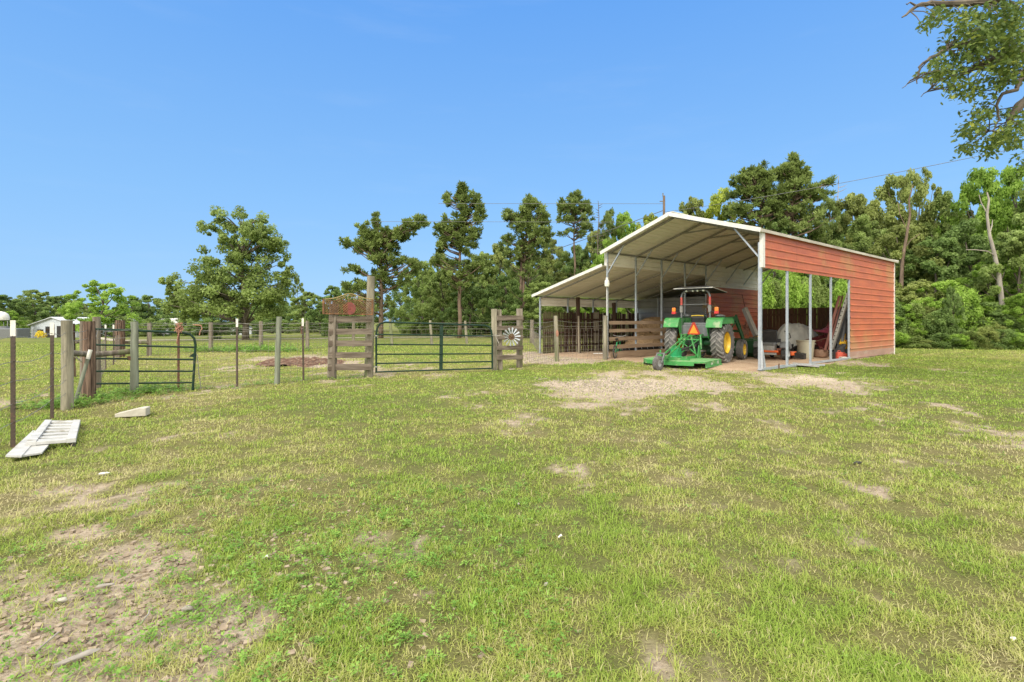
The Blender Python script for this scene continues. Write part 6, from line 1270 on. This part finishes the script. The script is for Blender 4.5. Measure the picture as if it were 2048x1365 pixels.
big_pine('right and taller one of the pair of tall pines over the roof', 1584, 313, 42, [(1586, 317, 6, 6, 5), (1584, 335, 15, 11, 14), (1562, 344, 10, 9, 8), (1609, 355, 9, 12, 9), (1585, 360, 20, 12, 15), (1580, 385, 32, 14, 26), (1618, 390, 16, 14, 11), (1640, 372, 8, 8, 6), (1635, 392, 12, 10, 6), (1575, 415, 34, 16, 22), (1610, 425, 26, 16, 14), (1590, 450, 40, 16, 16)], .2, 66, bend=2)
tree(PP[1], 1660, 402, 120, 46, 'pine', 'shorter pine right of the tall pair', 'pine_tree', bark='bark_pine')
tree(PP[2], 1218, 430, 110, 52, 'pine', 'small dark pine right of the bare snag', 'pine_tree', bark='bark_pine')
# undergrowth along the forest edge
k = 0
for ii, px in enumerate(range(1785, 2120, 24)):
    r = random.Random(px); Y = 28.8-(px-1790)/300*1.6+r.uniform(0, 1.2)
    tree((PB[0], PD[2], PB[1], PD[0])[k % 4], px, 606+r.randint(-34, 40), 50+r.randint(0, 46), Y, ('dark', 'bright', 'sage', 'olive', 'dark')[k % 5], ORD[ii]+' leafy bush from the red wall along the right forest edge', 'shrub', 'shrub', 'bushes along the right forest edge', parts=('foliage', 'stem')); k += 1
for ii, px in enumerate(range(1795, 2110, 30)):
    r = random.Random(px+5); Y = 27.6-(px-1790)/300*1.5
    tree(PB[k % 2], px, 668+r.randint(-14, 12), 36+r.randint(0, 30), Y, ('olive', 'dark', 'bright', 'sage')[k % 4], ORD[ii]+' low bush from the red wall at the foot of the forest', 'shrub', 'shrub', 'low bushes at the forest foot', parts=('foliage', 'stem')); k += 1
for ii, px in enumerate(range(820, 1080, 26)):
    r = random.Random(px+9); tree(PB[k % 2], px, 640+r.randint(-12, 10), 46, 58, ('dark', 'sage')[k % 2], ORD[ii]+' bush from the left along the forest foot behind the wide gate', 'shrub', 'shrub', 'bushes behind the wide gate', parts=('foliage', 'stem')); k += 1
for ii, px in enumerate(range(-30, 420, 40)):
    r = random.Random(px+9); tree(PB[k % 2], px, 645+r.randint(-8, 6), 56, 93, ('dark', 'sage')[k % 2], ORD[ii]+' bush from the left at the foot of the far tree row', 'shrub', 'shrub', 'bushes of the far left tree row', parts=('foliage', 'stem')); k += 1
for ii, px in enumerate(range(1500, 1720, 26)):
    r = random.Random(px+9); tree(PB[k % 2], px, 560+r.randint(-16, 22), 70, 33.5, ('bright', 'sage', 'bright')[k % 3], ORD[ii]+' leafy bush from the left behind the brown privacy fence', 'shrub', 'shrub', 'bushes behind the privacy fence', parts=('foliage', 'stem')); k += 1
p = gp(80, 70); 
c = link_mesh('flowers', PB[0][0], bpy.data.objects['flower_planter']); c.material_slots[0].link = 'OBJECT'; c.material_slots[0].material = M['flower']; c.scale = (2.0, 1.4, 1.25); c.location.z = .2
# bare trunks that show in the forest
def bare(pts, Y, r0, r1, label, m, limbs=(), name='leaning_tree'):
    o = thing(name, label, 'tree'); b = MB(); P = [W3(px, py, Y) for px, py in pts]; b.tube(P, np.linspace(r0, r1, len(P)), 9); b.build('trunk', M[m], o, True)
    for l in limbs: b = MB(); P = [W3(px, py, Y+dy) for px, py, dy in l]; b.tube(P, np.linspace(r1*.9, .02, len(P)), 6); b.build('limb', M[m], o, True)
bare([(2012, 700), (2008, 640), (2002, 590), (1997, 545), (1988, 505), (1979, 470), (1974, 430), (1978, 400), (1974, 385)], 29.6, .16, .035, 'leaning bleached trunk standing at the right forest edge', 'bark_pale', [[(1990, 512, 0), (1975, 503, -.2), (1950, 500, -.4), (1932, 500, -.5)], [(1979, 470, 0), (1984, 452, .2), (1985, 440, .3)], [(1976, 430, 0), (1962, 405, .2), (1958, 390, .3)]])
bare([(1806, 690), (1802, 580), (1805, 520), (1812, 480), (1820, 430), (1818, 400), (1826, 370)], 34.5, .15, .025, 'tan trunk rising right behind the red wall corner', 'bark_pine', [[(1808, 500, 0), (1822, 480, 0), (1840, 468, .2)], [(1814, 460, 0), (1800, 430, .2), (1796, 405, .3)]])
bare([(1039, 690), (1041, 600), (1043, 520), (1046, 470)], 47.9, .16, .11, 'bare brown trunk below the broad topped pine', 'bark_pine')
# ------------------------------------------------------------------ the oak overhead at the right
def oak():
    o = thing('oak_tree', 'large oak whose leafy branches hang into the top right of the sky', 'tree', (13.2, 9.6, 0)); O = Vector((13.2, 9.6, 0)); r = random.Random(99); Yb = 9.2
    tk = MB(); tk.tube([(0, 0, -.1), (.05, 0, 1.2), (0, .1, 2.6), (-.1, 0, 4.0)], [.52, .42, .38, .36], 14)
    def P(px, py, Y): return W3(px, py, Y)-O
    limbs = [([(-.1, 0, 3.8), P(2200, 150, Yb), P(2080, 180, Yb), P(2038, 212, Yb), P(2020, 240, Yb), P(2024, 252, Yb)], [.26, .15, .11, .08, .06, .02]),
             ([(-.1, 0, 3.9), P(2230, -60, Yb), P(2090, -30, Yb), P(1965, 3, Yb-.2), P(1900, 8, Yb-.3), P(1860, 6, Yb-.3), P(1833, 13, Yb-.3), P(1804, 35, Yb-.3)], [.26, .18, .12, .07, .055, .045, .03, .012]),
             ([(-.1, 0, 4.0), P(2180, 60, Yb+.3), P(2080, 90, Yb+.3), P(1990, 120, Yb+.2), P(1945, 138, Yb), P(1920, 152, Yb)], [.22, .13, .10, .07, .045, .02]),
             ([P(1945, 85, Yb), P(1895, 96, Yb-.1), P(1860, 116, Yb-.1), P(1838, 135, Yb-.1), P(1837, 150, Yb-.1), P(1834, 168, Yb-.1)], [.05, .035, .028, .02, .016, .008]),
             ([P(1838, 152, Yb-.1), P(1820, 162, Yb-.1), P(1804, 177, Yb-.1)], [.014, .010, .005]), ([P(1866, 165, Yb-.1), P(1862, 178, Yb-.1), P(1842, 194, Yb-.1)], [.014, .012, .006]),
             ([P(2075, 140, Yb), P(2040, 160, Yb), P(2034, 180, Yb), P(2005, 188, Yb), P(1993, 212, Yb), P(2000, 240, Yb), P(1985, 262, Yb), P(1968, 268, Yb)], [.07, .04, .035, .028, .022, .018, .014, .008]),
             ([P(2050, 140, Yb), P(2020, 155, Yb), P(1995, 178, Yb), P(1986, 200, Yb)], [.03, .022, .016, .01]), ([P(1832, 12, Yb-.3), P(1820, 5, Yb-.3), P(1812, 8, Yb-.3)], [.018, .012, .006])]
    # crown beyond the frame, so that it stands as a tree from other positions
    for a in np.linspace(0, 6.28, 9)[:-1]:
        if math.cos(a) < .3: continue
        e = Vector((4.2*math.cos(a), 3.8*math.sin(a), 6.2)); limbs.append(([(0, 0, 3.9), Vector((1.6*math.cos(a), 1.5*math.sin(a), 5.0)), e], [.24, .15, .05]))
    tk.build('trunk', M['bark'], o, True)
    tips = []   # leaf clusters (px, py, radius px, count)
    for (px, py, rx, ry, n) in [(1880, 22, 28, 16, 20), (1852, 46, 22, 8, 7), (1872, 36, 16, 10, 6), (1940, 45, 38, 24, 40), (2000, 40, 52, 44, 110), (2050, 60, 45, 60, 90), (1925, 85, 45, 32, 60), (1985, 100, 55, 45, 110), (2040, 130, 30, 36, 60), (1895, 135, 42, 24, 52), (1868, 148, 20, 14, 12), (1925, 165, 38, 22, 36), (1935, 190, 20, 10, 12), (1992, 160, 28, 16, 20), (1985, 180, 10, 8, 5), (1962, 222, 22, 12, 20), (1950, 255, 26, 16, 24), (1928, 268, 9, 6, 4), (1932, 290, 16, 14, 17), (1990, 285, 28, 18, 32), (2025, 270, 28, 22, 34), (2045, 235, 16, 26, 18), (1975, 305, 12, 6, 7), (2046, 315, 8, 10, 5), (2010, 225, 16, 12, 8)]:
        for _ in range(int(n*.8)):
            a = r.random()*6.283; q = r.random()**.5; tips.append(P(px+rx*q*math.cos(a), py+ry*q*math.sin(a), Yb+r.uniform(-.9, .9)))
    builders = []; nodes = []
    for li, (pts, rs) in enumerate(limbs):
        b = MB(); pts = [Vector(p) for p in pts]; q = []; w = []
        for i in range(len(pts)-1):
            for j in range(3): f = j/3; q.append(pts[i].lerp(pts[i+1], f)+(Vector((r.uniform(-1, 1), r.uniform(-1, 1), r.uniform(-1, 1)))*.02 if j and i else Vector((0, 0, 0)))); w.append(rs[i]*(1-f)+rs[i+1]*f)
        q.append(pts[-1]); w.append(rs[-1]); b.tube(q, w, 8); builders.append(b); nodes += [(p, li) for p in q[3:-2]]
    for t in tips[::3]:
        p, li = min(nodes, key=lambda n: (n[0]-t).length); d = t-p
        if d.length < .75: builders[li].tube([p, p.lerp(t, .5)+Vector((r.uniform(-.05, .05), 0, r.uniform(0, .08))), t], [.012, .008, .004], 5)
    for b in builders: b.build('limb', M['bark'], o, True)
    for _ in range(1300):
        a = r.uniform(-1.6, 1.6); q = r.random()**.5; tips.append(Vector((1.2+4.4*q*math.cos(a), 4.6*q*math.sin(a), 5.0+3.6*(1-q*q*.6)*r.random())))
    V = []; Fs = []; T = []
    out = [(0, 0), (.10, .10), (.16, .30), (.34, .22), (.30, .42), (.46, .52), (.30, .58), (.40, .80), (.20, .78), (.0, 1.0)]
    outline = out+[(-x, y) for x, y in out[::-1][1:-1]]
    for t in tips:
        tone = .5*fbm(t.x*1.3+20, t.z*1.3+20, 3, 3)+.5*r.random()*r.random()
        for _ in range(10):
            c = t+Vector((r.gauss(0, .065), r.gauss(0, .07), r.gauss(0, .05))); s = r.uniform(.065, .12); az = r.random()*6.283; el = r.uniform(-1.2, .3)
            d = Vector((math.cos(az)*math.cos(el), math.sin(az)*math.cos(el), math.sin(el))); sx = d.cross(Vector((r.gauss(0, .5), r.gauss(0, .5), 1))).normalized(); i0 = len(V)
            V += [c+sx*(x*s*.62)+d*(y*s) for x, y in outline]; Fs.append(tuple(range(i0, i0+len(outline)))); T += [min(1, max(0, tone*.75-.02+r.gauss(0, .12)))]*len(outline)
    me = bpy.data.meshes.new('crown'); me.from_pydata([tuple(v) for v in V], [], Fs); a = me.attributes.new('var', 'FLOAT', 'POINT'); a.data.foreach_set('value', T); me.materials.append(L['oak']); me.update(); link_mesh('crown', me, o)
oak()
# ------------------------------------------------------------------ utility pole and wires
x, y = AT(1328, 40); o = thing('utility_pole', 'wooden utility pole standing behind the barn peak', 'pole', (x, y, 0)); zt2 = ZT(392, 40)
b = MB(); b.cyl((0, 0, 0), (0, 0, zt2), .13, .09, n=10); b.build('pole', M['bark_pine'], o, True)
b = MB(); b.beam((-.35, 0, zt2-.45), (.1, 0, zt2-.45), .06, .08); b.cyl((-.1, -.05, zt2-.05), (-.1, -.05, zt2+.2), .05, n=8); b.build('bracket', M['greyp'], o)
def line(a, c, label, sag=0, r=.02):
    b = MB(); p, q = W3(*a), W3(*c); b.tube([p.lerp(q, k/12)-Vector((0, 0, sag*(1-(2*k/12-1)**2))) for k in range(13)], r, 4); tag(b.build('power_line', M['greyp']), label, 'power line')
line((1328, 408, 40), (877, 407.5, 42), 'upper level power line crossing the tall slim pine', 0, .016)
line((1328, 445, 40.2), (742, 443.5, 42), 'lower level power line reaching the crooked pine', 0, .014)
line((1328, 425, 39.8), (2150, 272, 26), 'power line climbing right above the red walled barn', .25, .016)
line((1330, 420, 40), (860, 580, 70), 'power line dropping left across the forest front', .3, .03)
